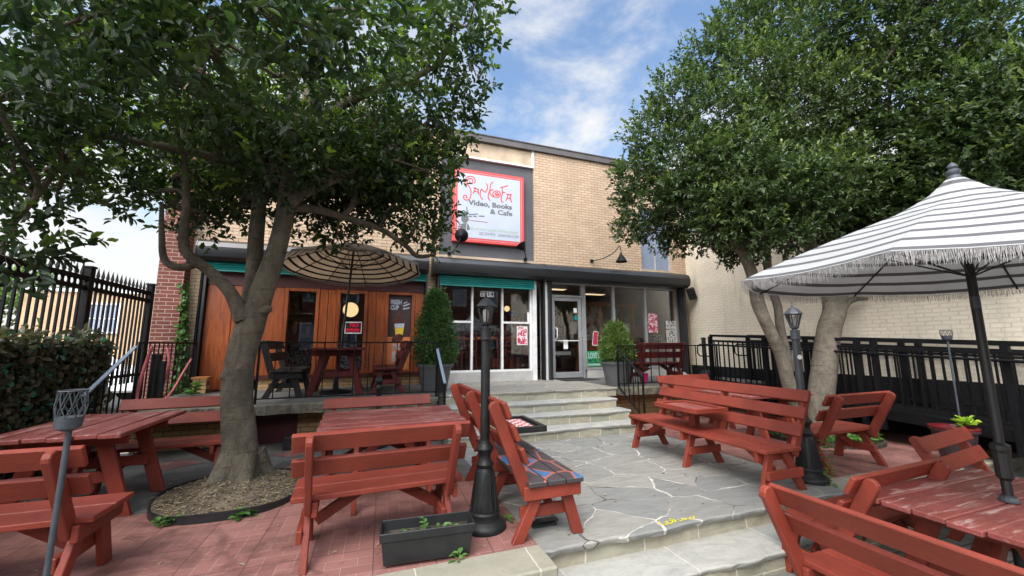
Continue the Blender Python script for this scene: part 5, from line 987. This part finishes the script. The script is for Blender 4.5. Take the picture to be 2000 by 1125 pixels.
def skin_body(nm, pts, edges, rad, mat, parent):
    me = bpy.data.meshes.new(nm); me.from_pydata(pts, edges, []); o = bpy.data.objects.new(nm, me); col.objects.link(o); o.parent = parent
    sk = o.modifiers.new('skin', 'SKIN'); sk.use_smooth_shade = True; ss = o.modifiers.new('sub', 'SUBSURF'); ss.levels = 1; ss.render_levels = 2
    if not me.skin_vertices: me.skin_vertices.new()
    for i, r in enumerate(rad): me.skin_vertices[0].data[i].radius = r if isinstance(r, tuple) else (r, r)
    me.skin_vertices[0].data[0].use_root = True; me.materials.append(M[mat]); return o
skin_body('body', [(0, 0, .90), (0, 0, 1.1), (0, .01, 1.34), (0, .02, 1.46), (0, .03, 1.55), (0, .05, 1.62), (.10, 0, .86), (.11, .02, .48), (.11, 0, .08), (.11, .10, .03), (-.10, 0, .86), (-.11, .02, .48), (-.11, 0, .08), (-.11, .10, .03), (.19, .01, 1.38), (.24, .04, 1.12), (.20, .24, 1.06), (.19, .30, 1.06), (-.19, .01, 1.38), (-.24, .04, 1.12), (-.20, .24, 1.06), (-.19, .30, 1.06)],
          [(0, 1), (1, 2), (2, 3), (3, 4), (4, 5), (0, 6), (6, 7), (7, 8), (8, 9), (0, 10), (10, 11), (11, 12), (12, 13), (2, 14), (14, 15), (15, 16), (16, 17), (2, 18), (18, 19), (19, 20), (20, 21)],
          [(.15, .11), (.14, .10), (.16, .10), .055, .085, .095, .085, .062, .042, .035, .085, .062, .042, .035, .055, .042, .034, .03, .055, .042, .034, .03], 'skin', pe)
skin_body('shirt', [(0, 0, .96), (0, 0, 1.15), (0, .01, 1.36), (0, .02, 1.42), (.20, .01, 1.37), (.235, .03, 1.2), (-.20, .01, 1.37), (-.235, .03, 1.2)], [(0, 1), (1, 2), (2, 3), (2, 4), (4, 5), (2, 6), (6, 7)], [(.18, .13), (.17, .125), (.18, .12), .07, .075, .062, .075, .062], 'cloth_grey', pe)
skin_body('shorts', [(0, 0, .98), (0, 0, .88), (.105, .01, .80), (.115, .02, .52), (-.105, .01, .80), (-.115, .02, .52)], [(0, 1), (1, 2), (2, 3), (1, 4), (4, 5)], [(.165, .12), (.16, .12), .105, .09, .105, .09], 'cloth_dark', pe)
cpm = MB(); cpm.lathe([(.108, 1.63), (.108, 1.67), (.095, 1.72), (.05, 1.75), (0, 1.755)], 18, (0, .05, 0)).box(-.07, .07, .13, .23, 1.63, 1.642); cpm.build('cap', 'cloth_blue', pe, smooth=50)
cab = thing('display_cabinet', 'oak framed glass display cabinet inside the shop behind the right pot', 'cabinet', (6.9, 10.4, .6)); X0, X1_, H_c = -.95, .75, 2.05
mb = MB()
for x in (X0, -.42, X1_):
    for y in (-.25, .25): mb.box(x - .03, x + .03, y - .03, y + .03, .0, H_c)
for z in (.9, H_c): mb.box(X0 - .03, X1_ + .03, -.28, -.22, z, z + .06).box(X0 - .03, X1_ + .03, .22, .28, z, z + .06)
mb.build('frame', 'oak', cab); MB().box(X0, X1_, -.24, .24, .05, .899).build('base', 'oak', cab); mb = MB(); [mb.box(X0, X1_, -.2, .2, z, z + .015) for z in (1.3, 1.65)]; mb.build('shelf', 'glass', cab)
sh = thing('bookshelf', 'tall dark bookshelf along the back wall of the shop behind the door', 'bookshelf', (5.0, 12.6, .6)); mb = MB()
for z in (.05, .42, .79, 1.16, 1.53, 1.90): mb.box(-1.4, 1.4, -.02, .3, z, z + .03)
for x in (-1.43, -.48, .47, 1.4): mb.box(x, x + .03, -.02, .3, 0, 2.0)
mb.build('case', 'dark_shelf', sh); s2 = copy_tree(sh, 'tall dark bookshelf along the back wall behind the right shop window', (7.8, 12.6, .6)); s2.scale = (.48, 1, 1); copy_tree(sh, 'dark bookshelf along the back wall behind the bar window', (2.75, 12.6, .6)).scale = (.5, 1, 1)
bk = []
for v in range(3): o = MB().box(0, .05 + .02 * v, 0, .2, 0, .24 + .03 * v).build('book', 'book', None); tag(o, 'book standing on a dark shelf inside the shop', 'book', 'books on the shop shelves'); bk.append(o)
k = 0
for z in (.45, .82, 1.19, 1.56):
    x = 3.7
    while x < 8.4:
        if random.random() < .85:
            o = bk[k % 3] if k < 3 else bk[k % 3].copy()
            if k >= 3: col.objects.link(o)
            o.location = (x, 12.62, .602 + z); k += 1
        x += .13 if random.random() < .8 else .3
for i, (px_, py_, Y_, w_, h_, m_) in enumerate(((1125, 640, 10.3, .30, .36, 'paper'), (1160, 690, 10.6, .5, .5, 'oak'), (1100, 690, 10.0, .5, .1, 'paper'), (1310, 668, 9.3, .30, .18, 'teal_print'), (1285, 662, 9.6, .3, .25, 'bw_print'), (1225, 640, 9.6, .16, .24, 'paper'), (1205, 610, 11.0, .2, .25, 'paper'))):
    p = at(px_, py_, Y_); tag(MB().box(-w_ / 2, w_ / 2, 0, .16, -h_ / 2, h_ / 2).build('merchandise', m_, None), ('pale display board behind the glass door', 'oak box on a table behind the window by the door', 'low pale tray behind the glass door', 'teal patterned cloth in the right shop window', 'folded patterned cloth in the right shop window', 'white card behind the evergreen pot', 'white card on the upper cabinet shelf')[i], 'display', 'goods displayed inside the shop').location = p
for i, (px_, py_, Y_, r_, h_) in enumerate(((573, 640, 10.3, .08, .28), (600, 648, 10.4, .06, .26), (590, 655, 10.0, .07, .12), (588, 614, 10.5, .3, .04))):
    p = at(px_, py_, Y_); tag(MB().lathe([(r_ * .9, -h_ / 2), (r_, 0), (r_, h_ / 2), (.01, h_ / 2 + .005)], 14).build('cafe_container', 'alu', None, smooth=40), ('tall steel flask behind the left wooden window', 'steel canister beside the tall flask behind the left wooden window', 'low steel jar in front of the flasks', 'round pale shade above the flasks')[i], 'container', 'steel containers on the cafe counter').location = p
ct = thing('cafe_counter', 'cafe counter with black and white patterned front behind the left wooden window', 'counter', (-.6, 9.9, .6)); MB().box(-1.3, 1.3, -.02, .5, 0, .88).build('front', 'bw_print', ct); MB().box(-1.32, 1.32, -.05, .52, .881, .92).build('top', 'grey_paint', ct)
oi_ = thing('hanging_oval_sign', 'dark oval sign hanging behind the left wooden window', 'sign', at(592, 592, 9.6)); MB().lathe([(.0, 0), (.30, 0), (.30, .02), (.28, .02), (.28, .012), (.0, .012)], 30).build('plate', 'dark_shelf', oi_, smooth=30); bpy.data.objects['plate'].rotation_euler = (R(90), 0, 0); bpy.data.objects['plate'].scale = (1, .58, 1)
# ------------------------------------------------------------------ trees
def limb(mb, pts, rad, n=10, sm=4): q = smooth_path(pts, sm); r = np.interp(np.linspace(0, 1, len(q)), np.linspace(0, 1, len(rad)), rad); mb.tube(q, list(r), n)
def crooked(a, b, k=4, amp=.12):
    a = np.array(a); b = np.array(b); L = np.linalg.norm(b - a); out_ = [tuple(a)]
    for i in range(1, k): t = i / k; out_.append(tuple(a + (b - a) * t + RNG.normal(size=3) * amp * L * .5 * math.sin(math.pi * t) + np.array([0, 0, .08 * L * math.sin(math.pi * t)])))
    return out_ + [tuple(b)]
def clump_limbs(mb, clumps, nodes, r0=.035, twig_n=5):
    nodes = np.array(nodes)
    for c, r in clumps:
        c = np.array(c); d = np.linalg.norm(nodes - c, axis=1) + np.maximum(0, nodes[:, 2] - c[2]) * 1.2; a = nodes[d.argmin()]
        q = smooth_path(crooked(a, c, 4, .16), 3); rr = np.linspace(min(r0, .014 + .012 * np.linalg.norm(c - a)), .010, len(q)); mb.tube(q, list(rr), 6)
        for _ in range(twig_n):
            e = c + unit(1)[0] * r * .8; s_ = c + (a - c) * RNG.random() * .35; mb.tube(smooth_path(crooked(s_, e, 3, .2), 2), [.009, .006, .005, .004, .003, .003, .002], 4)
A = lambda l: [at(*p) for p in l]
tl = thing('tree', 'large dark-leaved tree on the left with forked grey trunk in a stone ring', 'tree', (0, 0, 0))
trunk = A([(466, 968, 5.03), (466, 905, 5.03), (468, 860, 5.03), (463, 780, 5.05), (470, 700, 5.06), (488, 640, 5.06), (512, 570, 5.05), (540, 490, 5.02), (556, 420, 5.0), (562, 365, 4.98), (578, 290, 4.9), (600, 200, 4.85), (615, 110, 4.8), (625, 20, 4.8)])
mb = MB(); limb(mb, trunk, [.28, .190, .158, .147, .141, .140, .120, .100, .093, .088, .08, .066, .052, .042], 20, 6)
for a, r in ((.3, .16), (1.5, .13), (2.6, .15), (3.9, .17), (5.1, .14)):   # root flare
    b = trunk[0]; limb(mb, [(b[0] + .10 * math.cos(a), b[1] + .10 * math.sin(a), .34), (b[0] + .22 * math.cos(a), b[1] + .22 * math.sin(a), .12), (b[0] + .42 * math.cos(a), b[1] + .40 * math.sin(a), -.02)], [.12, r * .6, .03], 8)
st2 = A([(478, 650, 5.10), (494, 560, 5.16), (500, 470, 5.2), (506, 390, 5.25), (502, 310, 5.3), (488, 230, 5.35), (480, 120, 5.4)]); limb(mb, st2, [.11, .09, .082, .076, .064, .05, .036], 14, 5)
lf = A([(474, 625, 5.0), (450, 572, 4.97), (410, 530, 4.95), (368, 498, 4.95), (358, 470, 4.95), (364, 410, 4.97), (363, 340, 5.0), (358, 250, 5.0)]); limb(mb, lf, [.085, .065, .056, .052, .046, .040, .034, .026], 12, 5)
lf2 = A([(390, 513, 4.95), (352, 522, 4.97), (322, 508, 5.0), (316, 460, 5.0), (316, 400, 5.02)]); limb(mb, lf2, [.042, .040, .035, .027, .02], 9, 5)
ra = A([(562, 395, 4.98), (600, 372, 4.95), (650, 350, 4.9), (700, 325, 4.85), (760, 290, 4.8), (820, 250, 4.8)]); limb(mb, ra, [.085, .07, .058, .046, .034, .022], 12, 5)
rb = A([(556, 402, 5.05), (620, 410, 5.15), (670, 424, 5.25), (740, 446, 5.35), (790, 478, 5.4), (815, 500, 5.42), (850, 498, 5.45)]); limb(mb, rb, [.06, .05, .044, .038, .034, .03, .022], 10, 5)
rb2 = A([(668, 424, 5.25), (688, 400, 5.25), (690, 370, 5.25), (655, 340, 5.2)]); limb(mb, rb2, [.04, .04, .035, .02], 8, 4)
rc = A([(585, 260, 4.9), (650, 215, 4.7), (720, 180, 4.5), (790, 160, 4.4), (850, 130, 4.3)]); limb(mb, rc, [.07, .06, .05, .04, .025], 10, 5)
rd = A([(500, 330, 5.2), (430, 310, 5.0), (340, 290, 4.8), (240, 270, 4.7), (140, 250, 4.6)]); limb(mb, rd, [.06, .05, .042, .032, .02], 9, 5)
re_ = A([(520, 250, 4.9), (470, 180, 4.3), (420, 110, 3.7), (380, 40, 3.2), (340, -40, 2.9)]); limb(mb, re_, [.06, .05, .04, .03, .02], 8, 5)
rf = A([(610, 150, 4.8), (640, 90, 4.2), (690, 30, 3.6), (730, -60, 3.2)]); limb(mb, rf, [.06, .05, .035, .02], 8, 5)
rg = A([(180, 262, 4.65), (120, 320, 4.4), (70, 385, 4.1), (25, 440, 3.9)]); limb(mb, rg, [.03, .026, .02, .014], 7, 4)
for x_, y_, Y_, r_, sx in ((520, 606, 4.99, .058, 1), (443, 738, 5.0, .05, -1)):     # knots and healed stubs
    q = at(x_, y_, Y_); mb.tube([(q[0] - sx * .10, q[1] + .06, q[2] - .05), (q[0] - sx * .03, q[1], q[2] - .01), (q[0] + sx * .035, q[1] - .025, q[2] + .02), (q[0] + sx * .05, q[1] - .035, q[2] + .03)], [r_ * 1.1, r_, r_ * .72, r_ * .3], 10)
CL = [(200, -60, 2.7, .5), (430, -90, 2.5, .5), (640, -70, 2.7, .5), (840, -50, 3.1, .5), (560, 45, 2.8, .42), (410, 95, 2.9, .40), (690, 70, 3.1, .42), (120, 50, 2.9, .42), (290, -10, 3.1, .5), (60, -40, 2.7, .5),
      (885, 60, 3.9, .42), (900, 140, 4.3, .38), (885, 225, 4.8, .32), (885, 262, 5.1, .26), (830, 180, 4.6, .45), (790, 75, 4.0, .48), (925, 15, 3.7, .3),
      (610, 160, 3.7, .48), (715, 225, 4.3, .46), (775, 300, 4.9, .40), (840, 310, 5.3, .36), (700, 320, 5.1, .40), (640, 285, 4.6, .36), (862, 330, 5.4, .20), (560, 250, 4.3, .4),
      (850, 405, 5.35, .24), (838, 455, 5.4, .26), (845, 430, 5.4, .2), (825, 470, 5.42, .2), (780, 380, 5.4, .26), (690, 385, 5.6, .28), (640, 430, 5.8, .24), (600, 455, 5.9, .2), (720, 440, 5.6, .2), (760, 345, 5.2, .3), (820, 360, 5.4, .28), (660, 470, 5.8, .16), (845, 375, 5.5, .22), (790, 430, 5.5, .16), (560, 330, 5.6, .3), (640, 360, 5.6, .28), (740, 300, 5.3, .3), (880, 305, 5.5, .16), (480, 400, 6.1, .22), (350, 380, 5.7, .26), (380, 450, 6.0, .2), (700, 270, 5.0, .34), (750, 340, 5.5, .3), (630, 400, 5.9, .26), (730, 400, 5.7, .24), (800, 330, 5.4, .28), (580, 300, 5.2, .32), (530, 250, 4.6, .34), (450, 260, 4.7, .36), (840, 270, 5.2, .3), (770, 250, 4.9, .36),
      (480, 190, 4.5, .5), (380, 170, 4.2, .5), (300, 130, 4.0, .5), (215, 170, 4.4, .5), (125, 160, 4.0, .5), (45, 140, 3.8, .5), (-60, 90, 3.4, .6), (-50, 240, 3.8, .6),
      (55, 250, 4.4, .45), (150, 285, 4.9, .42), (245, 300, 5.1, .40), (335, 315, 5.3, .36), (95, 345, 4.7, .36), (5, 365, 4.1, .36), (10, 455, 3.8, .26), (-20, 500, 3.7, .22), (200, 360, 5.3, .30), (270, 380, 5.5, .24), (330, 405, 5.7, .22), (420, 380, 5.9, .3), (430, 440, 5.9, .22), (110, 385, 4.9, .24), (400, 290, 5.7, .4), (590, 385, 6.1, .3), 
      (520, 70, 5.9, .5), (800, 130, 5.9, .4), (600, -30, 5.0, .5), (750, 0, 5.0, .5), (560, 180, 5.9, .45), (690, 190, 5.9, .4), (480, 300, 6.1, .35)]
CL += [(360, 250, 6.2, .32), (330, 325, 6.4, .30), (395, 330, 6.5, .30), (350, 195, 5.8, .36), (300, 260, 5.6, .3), (410, 250, 5.9, .3)]
for gx_ in range(420, 850, 62):      # lower fringe of the crown around the forks
    for gy_, hh in ((265, 0), (325, 31), (385, 0)): CL.append((gx_ + hh + random.uniform(-18, 18), gy_ + random.uniform(-15, 15), random.choice((4.6, 5.5, 5.8, 6.1)), random.uniform(.24, .33)))
CL += [(x + random.uniform(-25, 25), y + random.uniform(-20, 20), Y + .35, r * .9) for x, y, Y, r in CL if 250 < y < 440 and 340 < x < 800]
CLW = [(at(x, y, Y), r) for x, y, Y, r in CL]
clump_limbs(mb, CLW, trunk[8:] + st2[3:] + lf[5:] + rg[1:] + ra[1:] + rb[1:] + rb2 + rc[1:] + rd[1:] + re_[1:] + rf[1:], .026, 6)
mb.build('trunk', 'bark', tl, smooth=60)
P, D, N, L, Y = foliage(CLW, 72, 9, .082, .27, .35, .34)
leaves('crown', P, D, N, L, L * .46, Y, 'leaf', tl)
ring = thing('tree_ring', 'oval black edging ring filled with mulch round the left trunk', 'tree ring', (-1.16, 4.86, 0)); rg_ = MB()
a_ = np.linspace(0, 6.2832, 41); rx = .66
rg_.tube([(rx * math.cos(t), rx * 1.02 * math.sin(t), .045) for t in a_], .001, 4, False); rg_ = MB()
v = []; f = []
for i, t in enumerate(a_[:-1]):
    h = .062 + .010 * math.sin(t * 3); e = 1 + .02 * math.sin(t * 5)
    for r_, z in ((rx * e, 0), (rx * e, h), (rx * e - .022, h), (rx * e - .022, 0)): v.append((r_ * math.cos(t), r_ * math.sin(t) * 1.02, z))
for i in range(40):
    for j in range(3): f.append((i * 4 + j, ((i + 1) % 40) * 4 + j, ((i + 1) % 40) * 4 + j + 1, i * 4 + j + 1))
rg_.add(v, f); rg_.build('edging', 'planter_black', ring, smooth=50)
ml = MB(); ml.lathe([(.64, .05), (.5, .065), (.35, .10), (.2, .14), (.0, .15)], 40); ml.build('mulch', plain('mulch_soil', lin(104, 92, 76), .95, .6, 7, 1, 50, bdist=.03), ring, smooth=60)
n = 1100; a = RNG.random(n) * 6.283; r = .62 * RNG.random(n) ** .5; z = np.interp(r, [0, .2, .35, .5, .64], [.15, .14, .10, .065, .05]); d = unit(n); d[:, 2] *= .2
leaves('dry_litter', np.stack([r * np.cos(a), r * np.sin(a), z + .006], 1), d, unit(n) * .35 + np.array([0, 0, 1]), (.022 + .05 * RNG.random(n) ** 3), .018, RNG.random(n) ** 2, 'dry', ring, kind='stuff')
tr_ = thing('tree', 'dense clipped evergreen tree on the right with three pale trunks by the ramp', 'tree', (0, 0, 0))
def atx(x, y, Y, xmax=7.95):
    p = at(x, y, Y)
    if p[0] > xmax: p = at(x, y, Y * xmax / p[0])
    return p
mb = MB()
T1 = A([(1556, 790, 4.75), (1542, 755, 4.75), (1524, 690, 4.75), (1496, 630, 4.78), (1480, 590, 4.8), (1472, 545, 4.82), (1452, 495, 4.85), (1420, 440, 4.9), (1400, 370, 4.9)]); limb(mb, T1, [.13, .108, .096, .094, .106, .092, .085, .07, .055], 14, 6)
T2 = A([(1550, 790, 4.85), (1545, 755, 4.85), (1536, 690, 4.88), (1524, 640, 4.9), (1519, 600, 4.9), (1508, 565, 4.9), (1498, 510, 4.9), (1500, 440, 4.8), (1520, 360, 4.7)]); limb(mb, T2, [.07, .064, .064, .07, .066, .07, .066, .055, .045], 12, 6)
T3 = A([(1606, 868, 4.50), (1605, 820, 4.50), (1604, 770, 4.50), (1612, 700, 4.50), (1620, 640, 4.50), (1630, 600, 4.50), (1612, 540, 4.55), (1580, 470, 4.6), (1570, 400, 4.6), (1580, 320, 4.5)]); limb(mb, T3, [.25, .200, .184, .180, .170, .168, .12, .095, .075, .055], 18, 6)
T4 = A([(1632, 622, 4.50), (1652, 592, 4.45), (1672, 584, 4.42), (1692, 584, 4.40)]); limb(mb, T4, [.10, .07, .045, .03], 10, 5)
T5 = A([(1626, 610, 4.5), (1660, 540, 4.3), (1700, 450, 4.1), (1750, 350, 3.9)]); limb(mb, T5, [.12, .09, .07, .05], 10, 5)
CR_ = [(1258, 400, 5.8, .45), (1240, 340, 5.8, .36), (1275, 265, 5.6, .46), (1325, 190, 5.3, .48), (1385, 115, 5.2, .48), (1440, 55, 5, .5), (1500, -10, 4.8, .55), (1610, -60, 4.6, .7), (1750, -80, 4.2, .7), (1850, -70, 3.9, .6),
       (1335, 320, 5.2, .62), (1400, 230, 4.9, .66), (1480, 150, 4.6, .68), (1580, 80, 4.3, .72), (1700, 50, 4, .72), (1820, 55, 3.7, .72), (1890, 75, 3.4, .55), (1975, 175, 3.1, .5),
       (1285, 450, 5.8, .30), (1345, 425, 5.5, .46), (1400, 360, 5, .6), (1470, 290, 4.7, .66), (1560, 210, 4.3, .72), (1660, 170, 4, .72), (1780, 180, 3.7, .72), (1900, 190, 3.4, .7), (1995, 230, 3.1, .65),
       (1370, 465, 5.5, .32), (1430, 435, 5.2, .46), (1500, 395, 4.9, .54), (1560, 330, 4.6, .62), (1650, 300, 4.3, .66), (1750, 300, 4, .66), (1860, 300, 3.7, .62), (1960, 315, 3.4, .6),
       (1225, 455, 6, .20), (1318, 480, 5.8, .16), (1480, 470, 5, .34), (1560, 430, 4.8, .46), (1650, 400, 4.5, .54), (1760, 390, 4.2, .6), (1880, 390, 3.9, .6), (1980, 390, 3.6, .6), (1430, 400, 4.5, .42), (1480, 450, 4.3, .36), (1390, 440, 4.8, .34), (1530, 455, 4.2, .36), (1590, 410, 4.0, .45), (1550, 370, 4.0, .45), (1340, 380, 5.0, .4), (1480, 360, 4.2, .5), (1620, 340, 3.8, .5), (1700, 420, 3.9, .4), (1800, 430, 3.7, .4), (1440, 300, 4.4, .45), (1415, 500, 5.4, .14), (1450, 500, 5.2, .18), (1650, 470, 4.4, .4)]
CRW = [(atx(x, y, Y), r * 1.06) for x, y, Y, r in CR_]
clump_limbs(mb, CRW, T1[4:] + T2[5:] + T3[6:] + T5[1:], .045, 4)
mb.build('trunk', 'bark2', tr_, smooth=60)
P, D, N, L, Y = foliage(CRW, 270, 9, .066, .20, .35, .32, .42)
leaves('crown', P, D, N, L, L * .50, Y, 'leaf2', tr_)
# ------------------------------------------------------------------ beyond the fence on the left, and the street behind the viewer
fb = thing('far_house', 'tan brick building with a white sash window beyond the black fence', 'building', (0, 0, 0))
MB().box(-15.2, -1.0, 25, 34, -.36, 4.05).build('wall', 'far_brick', fb); MB().box(-15.3, -.9, 24.9, 34, 4.051, 4.2).build('roof_edge', 'white_paint', fb)
for x in (-12.8,):
    w_ = MB(); w_.box(x, x + 1.25, 24.90, 24.999, 2.05, 2.15).box(x, x + 1.25, 24.92, 24.999, 3.45, 3.55).box(x, x + .1, 24.93, 24.999, 2.151, 3.449).box(x + .575, x + .675, 24.93, 24.999, 2.151, 3.449).box(x + 1.15, x + 1.25, 24.93, 24.999, 2.151, 3.449).box(x + .1, x + .574, 24.94, 24.99, 2.75, 2.81).box(x + .676, x + 1.149, 24.94, 24.99, 2.75, 2.81)
    fw_ = w_.build('window', 'white_paint', fb); MB().box(x + .1, x + 1.15, 24.97, 24.985, 2.15, 3.45).build('pane', 'blue_pane', fw_)
def far_tree(label, c, h, r):
    t = thing('tree', label, 'tree', c, 0, 'green trees beyond the fence'); MB().tube([(0, 0, 0), (.1, 0, h * .4), (0, .1, h * .8)], [.2, .14, .05], 8).build('trunk', 'bark', t)
    cl = [((random.uniform(-r, r) * .7, random.uniform(-r, r) * .7, h * random.uniform(.3, .95)), r * random.uniform(.35, .55)) for _ in range(9)]
    P, D, N, L, Y = foliage(cl, 26, 7, .20, .5, .3, .4); leaves('crown', P, D, N, L, L * .6, Y, 'far_leaf', t, simple=True)
far_tree('bright green tree at the far left beyond the fence', (-20.5, 24.5, -.36), 5.2, 2.6); far_tree('green tree left of the tan building beyond the fence', (-17.3, 26, -.36), 5.6, 2.4); far_tree('tall pale tree above the fence rail behind the tan building', (-27, 38, -.36), 6.4, 2.6); far_tree('green tree at the left edge beyond the fence', (-24.5, 25, -.36), 6.0, 3)
def car(label, loc, rz, paint):
    t = thing('parked_car', label, 'car', loc, rz, 'cars parked beyond the fence')
    body = [(-2.25, .35), (-2.28, .7), (-2.2, .95), (-1.2, 1.02), (1.9, 1.02), (2.22, .92), (2.28, .6), (2.25, .35)]; mb = MB(); mb.prism(body, -.86, .86, 'xz'); mb.build('body', paint, t, bevel=.06)
    cab_ = [(-1.25, 1.021), (-.55, 1.52), (.2, 1.60), (1.35, 1.58), (1.95, 1.05), (1.95, 1.021)]; mb = MB(); mb.prism(cab_, -.74, .74, 'xz'); mb.build('cabin', paint, t, bevel=.06)
    for s in (-1, 1):
        y = s * .742; mb = MB(); 
        for q in ([(-1.05, 1.06), (-.5, 1.46), (.15, 1.52), (.15, 1.06)], [(.22, 1.06), (.22, 1.52), (1.25, 1.50), (1.72, 1.08)]): mb.prism(q, min(y, y + s * .006), max(y, y + s * .006), 'xz')
        mb.build('side_window', 'blue_pane', t)
    for x in (-1.4, 1.4):
        for s in (-1, 1):
            w_ = MB().lathe([(.0, -.1), (.32, -.1), (.33, -.06), (.33, .06), (.32, .1), (.0, .1)], 20).build('wheel', 'tyre', t, smooth=40); w_.location = (x, s * .80, .30); w_.rotation_euler = (R(90), 0, 0)
            h_ = MB().lathe([(.0, .101), (.2, .101), (.18, .115), (0, .12)], 12).build('rim', 'alu', w_); 
    mb = MB(); mb.box(-2.285, -2.27, -.75, -.45, .68, .82); mb.build('headlight', 'white_plastic', t); mb = MB(); mb.box(-2.285, -2.27, .45, .75, .68, .82); mb.build('headlight', 'white_plastic', t)
    return t
c0 = car('white car parked beyond the fence in front of the tan building', (-8.0, 14.5, -.12), R(180), 'car_white'); car('dark roofed car parked beyond the fence at the far left', (-13.2, 14.7, -.10), R(180), 'car_dark')
rh = thing('rowhouse', 'red brick rowhouse with pale window frames across the street, mirrored in the shop glass', 'building', (0, -17, 0))
MB().box(-22, 26, -8, 0, -.36, 8.6).build('wall', 'row_brick', rh); MB().box(-22.2, 26.2, -8, .25, 8.601, 9.1).build('cornice', 'white_paint', rh)
wp = None
for x in np.arange(-20, 25, 3.0):
    for z in (1.2, 5.0):
        mb = MB(); mb.box(x, x + 1.2, .001, .08, z - .12, z).box(x, x + .1, .001, .06, z + .001, z + 1.9).box(x + 1.1, x + 1.2, .001, .06, z + .001, z + 1.9).box(x, x + 1.2, .001, .07, z + 1.901, z + 2.02).box(x + .101, x + 1.099, .001, .05, z + .92, z + .98)
        if wp is None: wp = mb.build('window', 'white_paint', rh); pp = MB().box(x + .1, x + 1.1, .002, .02, z, z + 1.9).build('pane', 'blue_pane', wp); x_0, z_0 = x, z
        else:
            c = wp.copy(); col.objects.link(c); c.location = (x - x_0, 0, z - z_0); e = pp.copy(); col.objects.link(e); e.parent = c
MB().add([(-60, -13.5, -.352), (60, -13.5, -.352), (60, -4.6, -.352), (-60, -4.6, -.352)], [(0, 1, 2, 3)]).build('street', 'asphalt', None, kind='structure')
